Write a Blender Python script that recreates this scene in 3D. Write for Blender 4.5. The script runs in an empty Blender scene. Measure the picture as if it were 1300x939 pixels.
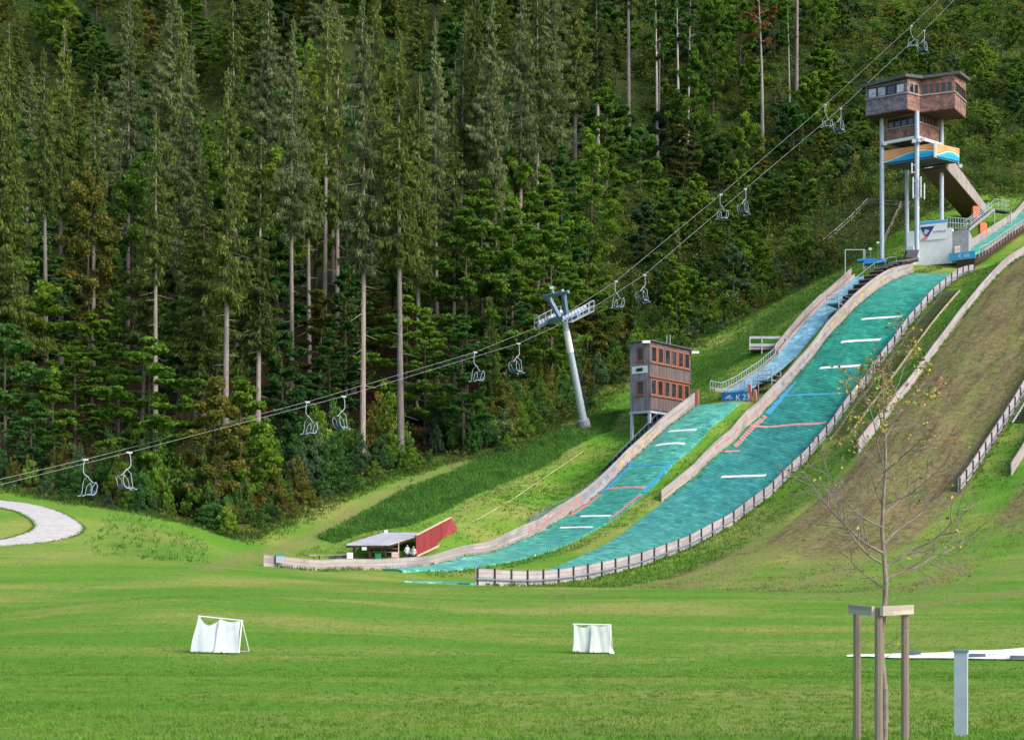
import bpy, math, random
import numpy as np
from mathutils import Vector, Matrix
random.seed(7); rng = np.random.default_rng(11)
SC = bpy.context.scene; COL = SC.collection
R = math.radians
# ---------------------------------------------------------------- camera model
F, ZC, PX0, PYH = 1786.0, 3.73, 650.0, 700.0
cam = bpy.data.cameras.new('camera'); co = bpy.data.objects.new('camera', cam); COL.objects.link(co)
co.location = (0, 0, ZC); co.rotation_euler = (R(90), 0, 0)
cam.sensor_width = 36; cam.lens = F/1300*36; cam.shift_y = (PYH-469.5)/1300
cam.clip_start = .5; cam.clip_end = 3000; SC.camera = co
SC.view_settings.view_transform = 'Standard'; SC.view_settings.look = 'None'
SC.view_settings.exposure = 0.90; SC.view_settings.gamma = 1
def P(px, py, d): return Vector(((px-PX0)*d/F, d, ZC+(PYH-py)*d/F))
# hill frame: u = uphill along the jumps, v = to their left
OX, OY = -2.2, 105.0
_n = math.hypot(.61, .79); UX, UY = .61/_n, .79/_n; VX, VY = -UY, UX
U = Vector((UX, UY, 0)); V = Vector((VX, VY, 0)); Z = Vector((0, 0, 1))
def HW(t, w): return OX+UX*t+VX*w, OY+UY*t+VY*w
def TW(x, y): return (x-OX)*UX+(y-OY)*UY, (x-OX)*VX+(y-OY)*VY
def online(px, py, w):
    k = (px-PX0)/F
    x0, y0 = HW(0, w)
    t = (k*y0-x0)/(UX-k*UY)
    y = y0+UY*t
    return t, Vector((x0+UX*t, y, ZC+(PYH-py)*y/F))
RF = [(612,743.5),(688,741.6),(738,736.5),(783,728),(828,717),(860,703),(900,684.6),(932,663),(961,641),(996,612),(1034,576),
      (1051,558),(1100,486),(1145,426),(1179,387),(1198,368),(1239,347)]
_t = []; _z = []
for a in RF:
    t, p = online(a[0], a[1], 0); _t.append(t); _z.append(p.z)
_c = np.polyfit(_t, _z, 6)
T1 = _t[-1]; Z1 = float(np.polyval(_c, T1)); S1 = float(np.polyval(np.polyder(_c), T1-6))
_ft = [T1, 115, 131, 142, 188, 260, 400]; _fz = [Z1, 46.3, 55.5, 64, 97, 148, 235]
def zt(t):
    if t < 0: return max(0.0, 1.08+.0175*t)
    if t <= T1: return float(np.polyval(_c, t))
    return float(np.interp(t, _ft, _fz))
# ---------------------------------------------------------------- terrain: thin plate spline through surveyed points
ctrl = []
def cp(x, y, z): ctrl.append((x, y, z))
def cpx(px, py, d): p = P(px, py, d); ctrl.append((p.x, p.y, p.z))
_off = {0: ([0, 104], [0, 0]), 8.6: ([0, 30, 40, 50, 60, 70, 80, 92, 104], [.3, 1.2, 2, 2.4, 2.1, 1.8, 1.8, 1.1, 1.0]),
        -7.5: ([18, 40, 51, 63, 74, 87, 104], [0, 1.5, 2.4, 2.6, 2.1, 1.5, 1.8]), -20: ([30, 46, 53, 62, 80, 104], [0, .8, 1.5, 1.7, 1.5, 1.3]),
        -32: ([30, 46, 53, 62, 80, 104], [0, .8, 1.5, 1.7, 1.5, 1.3]), -45: ([30, 60, 104], [0, 1, 1])}
_smt = [-6, 0, 8, 14, 18.5, 23.7, 30.7, 35.5, 41, 45.6, 50, 57, 60.5]; _smz = [2.1, 2.1, 2.15, 2.45, 2.8, 3.75, 5.65, 7.3, 10.2, 12.9, 15.3, 19.2, 20.5]
def zhill(t, w):
    if w == 4: return zt(t)+.5*float(np.interp(t, *_off[8.6]))
    if w >= 11:
        if t <= 60.5: return float(np.interp(t, _smt, _smz))
        return max(20.5+.12*(t-60.5), zt(t)+1.2)
    return zt(t)+float(np.interp(t, *_off[w]))
for w in (-45, -32, -20, -7.5, 0, 4, 8.6, 11, 14, 17):
    for t in (0, 6, 14, 22, 30, 38, 46, 54, 60, 70, 78, 86, 94, 104):
        if w in (-45, -32) and t < 6: continue
        cp(*HW(t, w), zhill(t, w))
for w in (-45, -20, 0, 17):
    for t in (115, 131, 142, 165, 188, 230, 300): cp(*HW(t, w), zt(t) if w == 17 else float(np.interp(t, [105, 115, 131, 142, 165, 188, 230, 300], [41, 43.3, 49.6, 54.5, 70, 92, 125, 170])))
for y, z in ((-60,3.),(-25,2.8),(0,2.25),(18,1.3),(30,.5),(42,.12),(52,0),(64,.12),(80,.65)):
    for x in (-70, -25, 0, 25, 60): cp(x, y, z if not (y == 80 and x > 40) else 1.6)
for a in ((806,556,166),(830,549,163.5),(815,520,172),(150,760,72),(650,770,78),(250,722,100),(0,705,104),(120,715,102),(400,735,100),
          (0,640,122),(105,669,115),(60,655,118),(20,690,109),(200,672,119),(200,655,126),(0,622,128),(100,638,127),(240,690,116),
          (300,700,121),(300,682,129),(370,658,138),(400,715,119),(480,700,129),(480,650,140),(480,612,149),(560,680,134),(560,650,141),(560,590,157),
          (640,650,142),(640,600,153.5),(640,580,158),(700,620,153),(700,545,169),(742,541,168),(742,600,158),
          (800,520,180),(800,480,188),(900,430,200),(1000,375,209),(1090,330,214),(850,500,176),(940,440,194),
          (100,520,163),(0,560,150),(230,470,178),(480,440,195),(560,420,202),(700,250,246),(800,190,262),(950,250,252),(640,470,192),
          (350,300,240),(100,300,245)): cpx(*a)
for x in (-130, -300, -500):
    for y, z in ((-60,3),(0,2.5),(60,1),(100,3),(130,9),(160,22),(200,45),(300,108),(430,185)): cp(x, y, z)
for x in (-60, 0):
    for y, z in ((300,122),(430,200)): cp(x, y, z)
for a in ((100,430),(200,430),(300,300),(300,150),(300,60),(160,150),(160,60),(160,0),(300,-60),(160,-60),(500,100),(500,400),(500,-60)):
    cp(*a, zt(TW(*a)[0]) if TW(*a)[0] > 0 else 1.5)
CT = np.array(ctrl)
# drop near duplicates
keep = []
for i, c in enumerate(CT):
    if all((c[0]-CT[j][0])**2+(c[1]-CT[j][1])**2 > 4 for j in keep): keep.append(i)
CT = CT[keep]
def _phi(r2): return .5*r2*np.log(r2+1e-9)
def _tps(C, lam=1.2):
    S = 100.0
    X = C[:, :2]/S; n = len(X)
    r2 = ((X[:, None]-X[None])**2).sum(-1)
    A = np.zeros((n+3, n+3)); A[:n, :n] = _phi(r2)+lam*1e-4*np.eye(n)
    A[:n, n] = 1; A[:n, n+1:] = X; A[n, :n] = 1; A[n+1:, :n] = X.T
    b = np.zeros(n+3); b[:n] = C[:, 2]
    return X, np.linalg.solve(A, b), S
_X, _W, _S = _tps(CT)
def zmap(x, y):
    q = np.stack([np.atleast_1d(np.asarray(x, float)), np.atleast_1d(np.asarray(y, float))], -1)/_S
    out = np.empty(len(q))
    for i in range(0, len(q), 8000):
        c = q[i:i+8000]
        r2 = ((c[:, None]-_X[None])**2).sum(-1)
        out[i:i+8000] = _phi(r2)@_W[:-3]+_W[-3]+c@_W[-2:]
    return out
def gz(x, y): return float(zmap(x, y)[0])
def onG(x, y, h=0): return Vector((x, y, gz(x, y)+h))
def G(t, w, h=0): return onG(*HW(t, w), h)
_ds = np.concatenate([np.arange(15, 120, 1.0), np.arange(120, 420, 1.5)])
def hit(px, py, d0=15):
    d = _ds[_ds >= d0]
    ray = ZC+(PYH-py)*d/F
    g = zmap((px-PX0)*d/F, d)-ray
    k = np.nonzero(g > 0)[0]
    if len(k) == 0 or k[0] == 0: d_ = d[-1] if len(k) == 0 else d[0]
    else:
        i = k[0]; d_ = d[i-1]+(d[i]-d[i-1])*(-g[i-1])/(g[i]-g[i-1])
    return Vector(((px-PX0)*d_/F, d_, ZC+(PYH-py)*d_/F))
def proj(p): return PX0+F*p[0]/p[1], PYH-F*(p[2]-ZC)/p[1]
# ---------------------------------------------------------------- materials
def nt(name):
    m = bpy.data.materials.new(name); m.use_nodes = True
    n = m.node_tree; n.nodes.clear()
    out = n.nodes.new('ShaderNodeOutputMaterial'); bs = n.nodes.new('ShaderNodeBsdfPrincipled')
    n.links.new(bs.outputs[0], out.inputs[0]); bs.inputs['Roughness'].default_value = .8
    bs.inputs['Specular IOR Level'].default_value = .25
    return m, n, bs, out
class NB:
    def __init__(s, n): s.n = n
    def new(s, t, **k):
        x = s.n.nodes.new(t)
        for a, b in k.items(): setattr(x, a, b)
        return x
    def link(s, a, b): s.n.links.new(a, b)
    def noise(s, vec, scale, detail=4, rough=.6, dist=0):
        x = s.new('ShaderNodeTexNoise'); x.inputs['Scale'].default_value = scale; x.inputs['Detail'].default_value = detail
        x.inputs['Roughness'].default_value = rough; x.inputs['Distortion'].default_value = dist
        if vec is not None: s.link(vec, x.inputs['Vector'])
        return x.outputs['Fac']
    def ramp(s, fac, stops, mode='LINEAR'):
        x = s.new('ShaderNodeValToRGB'); e = x.color_ramp; e.interpolation = mode
        while len(e.elements) < len(stops): e.elements.new(.5)
        for el, (p, c) in zip(e.elements, stops):
            el.position = p; el.color = (*c, 1) if len(c) == 3 else c
        s.link(fac, x.inputs[0]); return x.outputs[0]
    def mix(s, a, b, f, mode='MIX'):
        x = s.new('ShaderNodeMix', data_type='RGBA', blend_type=mode)
        for v, i in ((f, 0), (a, 6), (b, 7)):
            if isinstance(v, (int, float)): x.inputs[i].default_value = v
            elif isinstance(v, tuple): x.inputs[i].default_value = (*v, 1) if len(v) == 3 else v
            else: s.link(v, x.inputs[i])
        return x.outputs[2]
    def math(s, op, a, b=0, clamp=False):
        x = s.new('ShaderNodeMath', operation=op); x.use_clamp = clamp
        for v, i in ((a, 0), (b, 1)):
            if isinstance(v, (int, float)): x.inputs[i].default_value = v
            else: s.link(v, x.inputs[i])
        return x.outputs[0]
    def map(s, vec, scale=(1,1,1), rot=(0,0,0), loc=(0,0,0)):
        x = s.new('ShaderNodeMapping'); x.inputs['Scale'].default_value = scale; x.inputs['Rotation'].default_value = rot; x.inputs['Location'].default_value = loc
        s.link(vec, x.inputs['Vector']); return x.outputs[0]
    def pos(s): return s.new('ShaderNodeNewGeometry').outputs['Position']
    def uv(s): return s.new('ShaderNodeTexCoord').outputs['UV']
    def obj(s): return s.new('ShaderNodeTexCoord').outputs['Object']
    def attr(s, name): return s.new('ShaderNodeAttribute', attribute_name=name).outputs['Fac']
    def rand(s): return s.new('ShaderNodeObjectInfo').outputs['Random']
    def bump(s, h, strength, dist, bs):
        x = s.new('ShaderNodeBump'); x.inputs['Strength'].default_value = strength; x.inputs['Distance'].default_value = dist
        s.link(h, x.inputs['Height']); s.link(x.outputs[0], bs.inputs['Normal'])
def sc(c, k): return tuple(a*k for a in c)
def plain(name, col, rough=.6, metal=0, var=.18, scale=3, bump=0):
    m, n, bs, o = nt(name); b = NB(n)
    f = b.noise(b.obj(), scale, 5)
    c = b.ramp(f, [(.3, sc(col, 1-var)), (.7, sc(col, 1+var))]); b.link(c, bs.inputs['Base Color'])
    bs.inputs['Roughness'].default_value = rough; bs.inputs['Metallic'].default_value = metal
    if bump: b.bump(f, bump, .02, bs)
    return m
def wood(name, col, plank=.2, dark=.45, along='U', var=.35):
    # UV: u along the boards in metres, v across
    m, n, bs, o = nt(name); b = NB(n); uv = b.uv()
    sx = b.new('ShaderNodeSeparateXYZ'); b.link(uv, sx.inputs[0])
    a, c = (sx.outputs[0], sx.outputs[1]) if along == 'U' else (sx.outputs[1], sx.outputs[0])
    row = b.math('FLOOR', b.math('DIVIDE', c, plank)); fr = b.math('FRACT', b.math('DIVIDE', c, plank))
    cb = b.new('ShaderNodeCombineXYZ'); b.link(b.math('FLOOR', b.math('ADD', b.math('MULTIPLY', a, .28), b.math('MULTIPLY', row, .37))), cb.inputs[0]); b.link(row, cb.inputs[1])
    wn = b.new('ShaderNodeTexWhiteNoise', noise_dimensions='2D'); b.link(cb.outputs[0], wn.inputs['Vector'])
    cb2 = b.new('ShaderNodeCombineXYZ'); b.link(b.math('MULTIPLY', a, 1.3), cb2.inputs[0]); b.link(b.math('MULTIPLY', c, 16), cb2.inputs[1]); b.link(wn.outputs[0], cb2.inputs[2])
    g = b.noise(cb2.outputs[0], 1.0, 5, .65)
    st = b.noise(b.pos(), .55, 3)
    base = b.ramp(b.math('ADD', b.math('MULTIPLY', wn.outputs[0], .45), b.math('MULTIPLY', g, .55)), [(.2, sc(col, 1-var)), (.5, col), (.8, sc(col, 1+var*.7))])
    base = b.mix(base, sc((col[0]*.9, col[1]*.95, col[2]*1.0), .62), b.ramp(st, [(.5, (0,0,0)), (.72, (.7,.7,.7))]))
    gap = b.math('GREATER_THAN', b.math('ABSOLUTE', b.math('SUBTRACT', fr, .5)), .44)
    base = b.mix(base, sc(col, dark), b.math('MULTIPLY', gap, .75)); b.link(base, bs.inputs['Base Color'])
    bs.inputs['Roughness'].default_value = .85
    b.bump(b.math('SUBTRACT', g, gap), .5, .02, bs)
    return m
def shingle(name, c1, c2):
    m, n, bs, o = nt(name); b = NB(n); uv = b.uv()
    br = b.new('ShaderNodeTexBrick'); br.inputs['Scale'].default_value = 1; br.inputs['Brick Width'].default_value = .42; br.inputs['Row Height'].default_value = .26
    br.inputs['Mortar Size'].default_value = .022; br.inputs['Mortar'].default_value = (*sc(c1, .3), 1); br.inputs['Color1'].default_value = (*c1, 1); br.inputs['Color2'].default_value = (*c2, 1)
    br.inputs['Bias'].default_value = -.1
    b.link(b.mix(uv, b.new('ShaderNodeTexNoise').outputs['Color'], .02), br.inputs['Vector'])
    f = b.noise(b.obj(), 1.1, 5)
    base = b.mix(br.outputs['Color'], b.ramp(f, [(.3, (.5,.5,.5)), (.7, (1.3,1.25,1.2))]), .9, 'MULTIPLY'); b.link(base, bs.inputs['Base Color'])
    bs.inputs['Roughness'].default_value = .85; b.bump(br.outputs['Fac'], -.6, .03, bs)
    return m
M = {}
M['fence'] = wood('weathered_fence_boards', (.39,.34,.335), .3, .5, 'U', .3)
M['fence2'] = wood('grey_weathered_boards', (.34,.29,.28), .22, .4)
M['cladding'] = wood('vertical_skylit_grey_cladding', (.25,.24,.29), .25, .4, 'V', .35)  # cabin end and back walls: cool skylight put into the board colour
M['cladding_sunlit'] = wood('vertical_brown_cladding', (.155,.122,.13), .25, .4, 'V', .35)  # walls towards the slopes: warm sunlight put into the board colour
M['stepwood'] = wood('brown_step_boards', (.31,.25,.18), .3, .35)
M['fence_grey'] = wood('bleached_grey_fence_boards', (.42,.38,.40), .3, .5, 'U', .3)
M['post'] = plain('dark_fence_post', (.06,.05,.045), .8)
M['shingle_grey'] = shingle('grey_shingles', (.30,.27,.33), (.17,.14,.19))  # upper cabin left and back: cool skylight put into the shingle colour
M['shingle_red'] = shingle('red_brown_shingles', (.40,.24,.205), (.23,.125,.11))
M['steel'] = plain('galvanised_steel', (.40,.43,.48), .45, .35, .12)
M['steel_light'] = plain('pale_painted_steel', (.46,.53,.62), .5, .1, .1)
M['steel_dark'] = plain('dark_steel', (.07,.075,.09), .6, .2)
M['blue_grey'] = plain('blue_grey_paint', (.16,.24,.36), .5, .1, .12)
M['white'] = plain('white_paint', (.78,.79,.80), .55, 0, .08)
M['plaster'] = plain('white_render_wall', (.72,.75,.78), .85, 0, .1, 1.2)
M['concrete'] = plain('grey_concrete', (.33,.34,.37), .9, 0, .2, 1.5, .3)
M['roof_metal'] = plain('grey_roof_felt', (.10,.10,.115), .7, .1, .3, 2)
M['roof_sheet'] = plain('pale_roof_sheet', (.56,.57,.62), .5, .2, .12, 1)
M['darkwood'] = plain('dark_timber', (.055,.035,.03), .8, 0, .35)
M['soffit'] = plain('brown_soffit_boards', (.13,.07,.055), .8, 0, .3)
M['winframe'] = plain('orange_brown_window_frame', (.30,.115,.075), .6)
M['orange'] = plain('orange_pad', (.75,.20,.09), .7)
M['redwall'] = wood('dark_red_boards', (.30,.05,.055), .5, .75, 'V', .18)
M['blue'] = plain('blue_sign_panel', (.02,.20,.55), .5, 0, .08)
M['cyan'] = plain('light_blue_sign_panel', (.06,.40,.72), .5, 0, .08)
M['pinkred'] = plain('pinkish_red_paint', (.62,.24,.23), .7)
M['textwhite'] = plain('white_lettering', (.8,.8,.8), .6)
M['yellow'] = plain('yellow_paint', (.70,.52,.05), .7)
M['bluepaint'] = plain('blue_paint', (.05,.30,.52), .7)
M['green'] = plain('green_plastic', (.02,.25,.12), .5)
M['navy'] = plain('navy_print', (.03,.05,.16), .6)
M['cream'] = plain('cream_timber', (.62,.50,.36), .8)
M['seatblue'] = plain('blue_seat_plastic', (.06,.16,.38), .5)
M['cloth'] = plain('white_cloth', (.74,.78,.80), .9, 0, .1, 2.0, .4)
M['fleece'] = plain('white_ground_fleece', (.82,.83,.84), .9, 0, .06, 2.0, .5)
M['slate'] = plain('dark_slate_weight', (.09,.14,.17), .8)
M['logo'] = plain('green_black_logo_print', (.015,.09,.06), .6)
def glass(name, col, rough=.08):
    m, n, bs, o = nt(name); b = NB(n)
    f = b.noise(b.obj(), .9, 2); b.link(b.ramp(f, [(.35, sc(col, .5)), (.65, sc(col, 1.4))]), bs.inputs['Base Color'])
    bs.inputs['Roughness'].default_value = rough; bs.inputs['Specular IOR Level'].default_value = .8
    return m
M['glass'] = glass('dark_window_glass', (.03,.035,.045))
M['glass_sky'] = glass('bright_window_glass', (.40,.46,.52))  # sky brightness put into the pane colour
# plastic mats: u = distance up the hill (m), v = across
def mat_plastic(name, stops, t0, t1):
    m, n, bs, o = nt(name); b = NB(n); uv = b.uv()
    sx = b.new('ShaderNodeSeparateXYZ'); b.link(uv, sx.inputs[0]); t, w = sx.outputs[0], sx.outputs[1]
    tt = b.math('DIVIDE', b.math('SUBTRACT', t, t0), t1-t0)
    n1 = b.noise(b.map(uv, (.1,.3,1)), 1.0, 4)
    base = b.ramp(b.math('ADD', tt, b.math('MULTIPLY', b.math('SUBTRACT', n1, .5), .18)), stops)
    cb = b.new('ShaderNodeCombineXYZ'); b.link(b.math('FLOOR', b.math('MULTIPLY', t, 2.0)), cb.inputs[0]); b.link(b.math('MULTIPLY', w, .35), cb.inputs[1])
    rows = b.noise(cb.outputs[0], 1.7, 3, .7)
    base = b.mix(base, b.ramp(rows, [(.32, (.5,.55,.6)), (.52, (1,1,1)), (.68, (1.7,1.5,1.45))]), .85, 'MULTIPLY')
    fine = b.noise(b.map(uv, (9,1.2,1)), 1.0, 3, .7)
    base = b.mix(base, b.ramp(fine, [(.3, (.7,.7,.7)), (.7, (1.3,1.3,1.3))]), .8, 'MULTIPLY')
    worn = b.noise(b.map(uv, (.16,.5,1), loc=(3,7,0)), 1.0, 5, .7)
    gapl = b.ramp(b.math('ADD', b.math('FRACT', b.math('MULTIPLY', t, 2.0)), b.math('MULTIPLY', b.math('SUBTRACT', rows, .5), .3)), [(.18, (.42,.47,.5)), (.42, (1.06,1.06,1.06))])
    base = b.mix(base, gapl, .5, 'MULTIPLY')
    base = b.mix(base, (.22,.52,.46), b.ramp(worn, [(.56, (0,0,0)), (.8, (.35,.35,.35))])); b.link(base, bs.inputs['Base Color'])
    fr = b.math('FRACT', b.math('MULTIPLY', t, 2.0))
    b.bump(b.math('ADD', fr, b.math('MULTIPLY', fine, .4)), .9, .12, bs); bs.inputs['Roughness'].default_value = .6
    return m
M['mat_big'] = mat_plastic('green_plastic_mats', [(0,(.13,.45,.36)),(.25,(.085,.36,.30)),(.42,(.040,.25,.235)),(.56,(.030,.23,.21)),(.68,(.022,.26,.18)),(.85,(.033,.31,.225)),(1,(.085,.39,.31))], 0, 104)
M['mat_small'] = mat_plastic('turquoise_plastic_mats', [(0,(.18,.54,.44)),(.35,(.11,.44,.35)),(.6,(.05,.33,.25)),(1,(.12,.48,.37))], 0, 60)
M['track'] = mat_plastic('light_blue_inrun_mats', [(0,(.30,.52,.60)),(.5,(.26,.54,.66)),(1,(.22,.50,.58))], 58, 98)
# ---------------------------------------------------------------- mesh builder
class MB:
    def __init__(s): s.v = []; s.f = []; s.uv = []
    def face(s, pts, uvs=None):
        i = len(s.v); s.v += [Vector(p) for p in pts]; s.f.append(tuple(range(i, i+len(pts))))
        if uvs is None:
            a, bb, c = Vector(pts[0]), Vector(pts[1]), Vector(pts[2])
            n = (bb-a).cross(c-a)
            n = n.normalized() if n.length > 1e-9 else Z
            e1 = n.cross(Z) if abs(n.z) < .95 else Vector((1,0,0))
            e1.normalize(); e2 = e1.cross(n)
            uvs = [(e1.dot(Vector(p)), abs(e2.z) > .01 and -e2.dot(Vector(p)) or e2.dot(Vector(p))) for p in pts]
        s.uv.append(uvs); return s
    def box(s, c, e1, e2, e3):
        c = Vector(c); e1 = Vector(e1)/2; e2 = Vector(e2)/2; e3 = Vector(e3)/2
        k = [c+a*e1+b*e2+d*e3 for a in (-1,1) for b in (-1,1) for d in (-1,1)]
        for q in ((0,1,3,2),(4,6,7,5),(0,4,5,1),(2,3,7,6),(0,2,6,4),(1,5,7,3)): s.face([k[i] for i in q])
        return s
    def beam(s, p, q, w, h, up=Z):
        p, q = Vector(p), Vector(q); d = q-p; up = Vector(up)
        side = d.cross(up)
        if side.length < 1e-6: side = d.cross(Vector((1,0,0)))
        side.normalize(); nn = side.cross(d).normalized()
        return s.box((p+q)/2, d, side*w, nn*h)
    def tube(s, p, q, r1, r2=None, n=8, caps=True):
        r2 = r1 if r2 is None else r2
        p, q = Vector(p), Vector(q); d = (q-p).normalized()
        a = d.cross(Z if abs(d.z) < .9 else Vector((1,0,0))).normalized(); b = d.cross(a)
        i = len(s.v)
        for c, r in ((p, r1), (q, r2)):
            for k in range(n):
                t = 2*math.pi*k/n; s.v.append(c+a*math.cos(t)*r+b*math.sin(t)*r)
        for k in range(n):
            k2 = (k+1) % n; s.f.append((i+k, i+k2, i+n+k2, i+n+k)); L = (q-p).length
            s.uv.append([(0, k/n), (0, (k+1)/n), (L, (k+1)/n), (L, k/n)])
        if caps:
            s.f.append(tuple(i+n-1-k for k in range(n))); s.uv.append([(0,0)]*n)
            s.f.append(tuple(i+n+k for k in range(n))); s.uv.append([(0,0)]*n)
        return s
    def path(s, pts, r, n=6, r2=None):
        m = len(pts)-1
        for k in range(m):
            a = r if r2 is None else r+(r2-r)*k/m; b = r if r2 is None else r+(r2-r)*(k+1)/m
            s.tube(pts[k], pts[k+1], a, b, n)
        return s
    def prism(s, poly, h):
        h = Vector(h) if not isinstance(h, (int, float)) else Vector((0,0,h))
        poly = [Vector(p) for p in poly]; n = len(poly)
        ar = sum(poly[i].x*poly[(i+1)%n].y-poly[(i+1)%n].x*poly[i].y for i in range(n))
        if ar < 0: poly = poly[::-1]
        s.face(poly[::-1]); s.face([p+h for p in poly])
        for i in range(n):
            a, b = poly[i], poly[(i+1)%n]; s.face([a, b, b+h, a+h])
        return s
    def strip(s, A, B, us, v0=0, v1=1, thick=None):
        # ribbon between polylines A and B, closed with a thickness vector
        for k in range(len(A)-1):
            uvq = [(us[k], v0), (us[k+1], v0), (us[k+1], v1), (us[k], v1)]
            s.face([A[k], A[k+1], B[k+1], B[k]], uvq)
            if thick is not None:
                th = thick if isinstance(thick, Vector) else None
                a0, a1, b0, b1 = A[k]+th, A[k+1]+th, B[k]+th, B[k+1]+th
                s.face([a0, b0, b1, a1], [uvq[0], uvq[3], uvq[2], uvq[1]])
                s.face([A[k], a0, a1, A[k+1]], [uvq[0], uvq[0], uvq[1], uvq[1]])
                s.face([B[k], B[k+1], b1, b0], [uvq[3], uvq[2], uvq[2], uvq[3]])
        if thick is not None:
            th = thick
            s.face([A[0], B[0], B[0]+th, A[0]+th]); s.face([A[-1], A[-1]+th, B[-1]+th, B[-1]])
        return s
    def build(s, name, mat, parent=None, base=None, smooth=False):
        if parent is not None: base = BASE[parent.name]
        base = Vector(base) if base is not None else (Vector(np.mean([list(p) for p in s.v], axis=0)))
        me = bpy.data.meshes.new(name)
        me.from_pydata([tuple(p-base) for p in s.v], [], s.f)
        l = me.uv_layers.new(name='UVMap')
        flat = [c for q in s.uv for u in q for c in u]
        l.data.foreach_set('uv', flat)
        me.materials.append(mat)
        if smooth: me.shade_smooth()
        o = bpy.data.objects.new(name, me); COL.objects.link(o)
        if parent is not None: o.parent = parent
        else: o.location = base
        BASE[o.name] = base
        return o
BASE = {}
def tag(o, label=None, cat=None, group=None, kind=None):
    if label: o['label'] = label
    if cat: o['category'] = cat
    if group: o['group'] = group
    if kind: o['kind'] = kind
    return o
def thing(name, label, cat, base, group=None):
    o = bpy.data.objects.new(name, None); COL.objects.link(o); o.location = base; o.empty_display_size = .3
    BASE[o.name] = Vector(base)
    return tag(o, label, cat, group)
def text_mb(body, origin, ex, ey, size, off=None):
    """lettering as mesh: origin = left baseline, ex along the text, ey up"""
    cu = bpy.data.curves.new('lettering', 'FONT'); cu.body = body; cu.size = 1; cu.resolution_u = 2; cu.extrude = .02
    ob = bpy.data.objects.new('lettering', cu); COL.objects.link(ob)
    me = bpy.data.meshes.new_from_object(ob.evaluated_get(bpy.context.evaluated_depsgraph_get()))
    mb = MB(); ex = Vector(ex).normalized(); ey = Vector(ey); ey = (ey-ex*ey.dot(ex)).normalized(); n = ex.cross(ey)
    o = Vector(origin)
    mb.v = [o+(ex*v.co.x+ey*v.co.y+n*v.co.z)*size for v in me.vertices]
    mb.f = [tuple(p.vertices) for p in me.polygons]; mb.uv = [[(0,0)]*len(f) for f in mb.f]
    bpy.data.objects.remove(ob); bpy.data.curves.remove(cu); bpy.data.meshes.remove(me)
    return mb
def resample(pts, step):
    pts = [Vector(p) for p in pts]; out = [pts[0]]
    for a, b in zip(pts, pts[1:]):
        n = max(1, int(math.ceil((b-a).length/step)))
        out += [a.lerp(b, k/n) for k in range(1, n+1)]
    return out
# ---------------------------------------------------------------- world and sun
w = bpy.data.worlds.new('World'); SC.world = w; w.use_nodes = True
wn = w.node_tree; wn.nodes.clear()
sky = wn.nodes.new('ShaderNodeTexSky'); sky.sky_type = 'NISHITA'; sky.sun_disc = False
sund = Vector((.80, -.52, .70)).normalized()
sky.sun_elevation = math.asin(sund.z); sky.sun_rotation = math.atan2(sund.x, sund.y)
sky.air_density = 1.0; sky.dust_density = 2.5; sky.ozone_density = 1.0
bg = wn.nodes.new('ShaderNodeBackground'); bg.inputs[1].default_value = .15
ou = wn.nodes.new('ShaderNodeOutputWorld'); wn.links.new(sky.outputs[0], bg.inputs[0]); wn.links.new(bg.outputs[0], ou.inputs[0])
sl = bpy.data.lights.new('sun', 'SUN'); sl.energy = 1.3; sl.angle = R(25); sl.color = (1, .93, .82)
so = bpy.data.objects.new('sun', sl); COL.objects.link(so); so.rotation_euler = sund.to_track_quat('Z', 'Y').to_euler()
# ---------------------------------------------------------------- ground sheet with zones
def axis(a0, a1, f0, f1, step, grow=1.25):
    x = list(np.arange(f0, f1+.01, step)); s = step
    while x[-1] < a1: s *= grow; x.append(x[-1]+s)
    s = step
    while x[0] > a0: s *= grow; x.insert(0, x[0]-s)
    return np.array(x)
gx = axis(-520, 520, -75, 95, .9); gy = axis(-80, 460, 40, 262, .9)
XX, YY = np.meshgrid(gx, gy); xs, ys = XX.ravel(), YY.ravel(); zs = zmap(xs, ys)
def poly_mask(pts, x, y):
    m = np.zeros(len(x), bool); n = len(pts)
    for i in range(n):
        x1, y1 = pts[i]; x2, y2 = pts[(i+1) % n]
        c = ((y1 > y) != (y2 > y)) & (x < (x2-x1)*(y-y1)/((y2-y1) if y2 != y1 else 1e-9)+x1); m ^= c
    return m
def seg_dist(pts, x, y):
    d = np.full(len(x), 1e9)
    for (x1, y1), (x2, y2) in zip(pts, pts[1:]):
        L = (x2-x1)**2+(y2-y1)**2; k = np.clip(((x-x1)*(x2-x1)+(y-y1)*(y2-y1))/L, 0, 1)
        d = np.minimum(d, np.hypot(x-x1-k*(x2-x1), y-y1-k*(y2-y1)))
    return d
def plan(pix, d0=40): return [tuple(hit(a, b, d0).xy) for a, b in pix]
def sm(a, b, x): t = np.clip((x-a)/(b-a), 0, 1); return t*t*(3-2*t)
tt = (xs-OX)*UX+(ys-OY)*UY; ww = (xs-OX)*VX+(ys-OY)*VY
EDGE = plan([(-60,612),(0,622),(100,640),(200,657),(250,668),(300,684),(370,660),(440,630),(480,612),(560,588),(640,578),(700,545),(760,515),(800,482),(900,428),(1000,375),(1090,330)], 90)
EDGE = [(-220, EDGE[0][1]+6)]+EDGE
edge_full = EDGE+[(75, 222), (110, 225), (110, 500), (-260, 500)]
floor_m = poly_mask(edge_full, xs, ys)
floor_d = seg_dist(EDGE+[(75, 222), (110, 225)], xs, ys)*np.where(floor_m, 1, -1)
a_floor = sm(-1.0, 5, floor_d)
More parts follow.
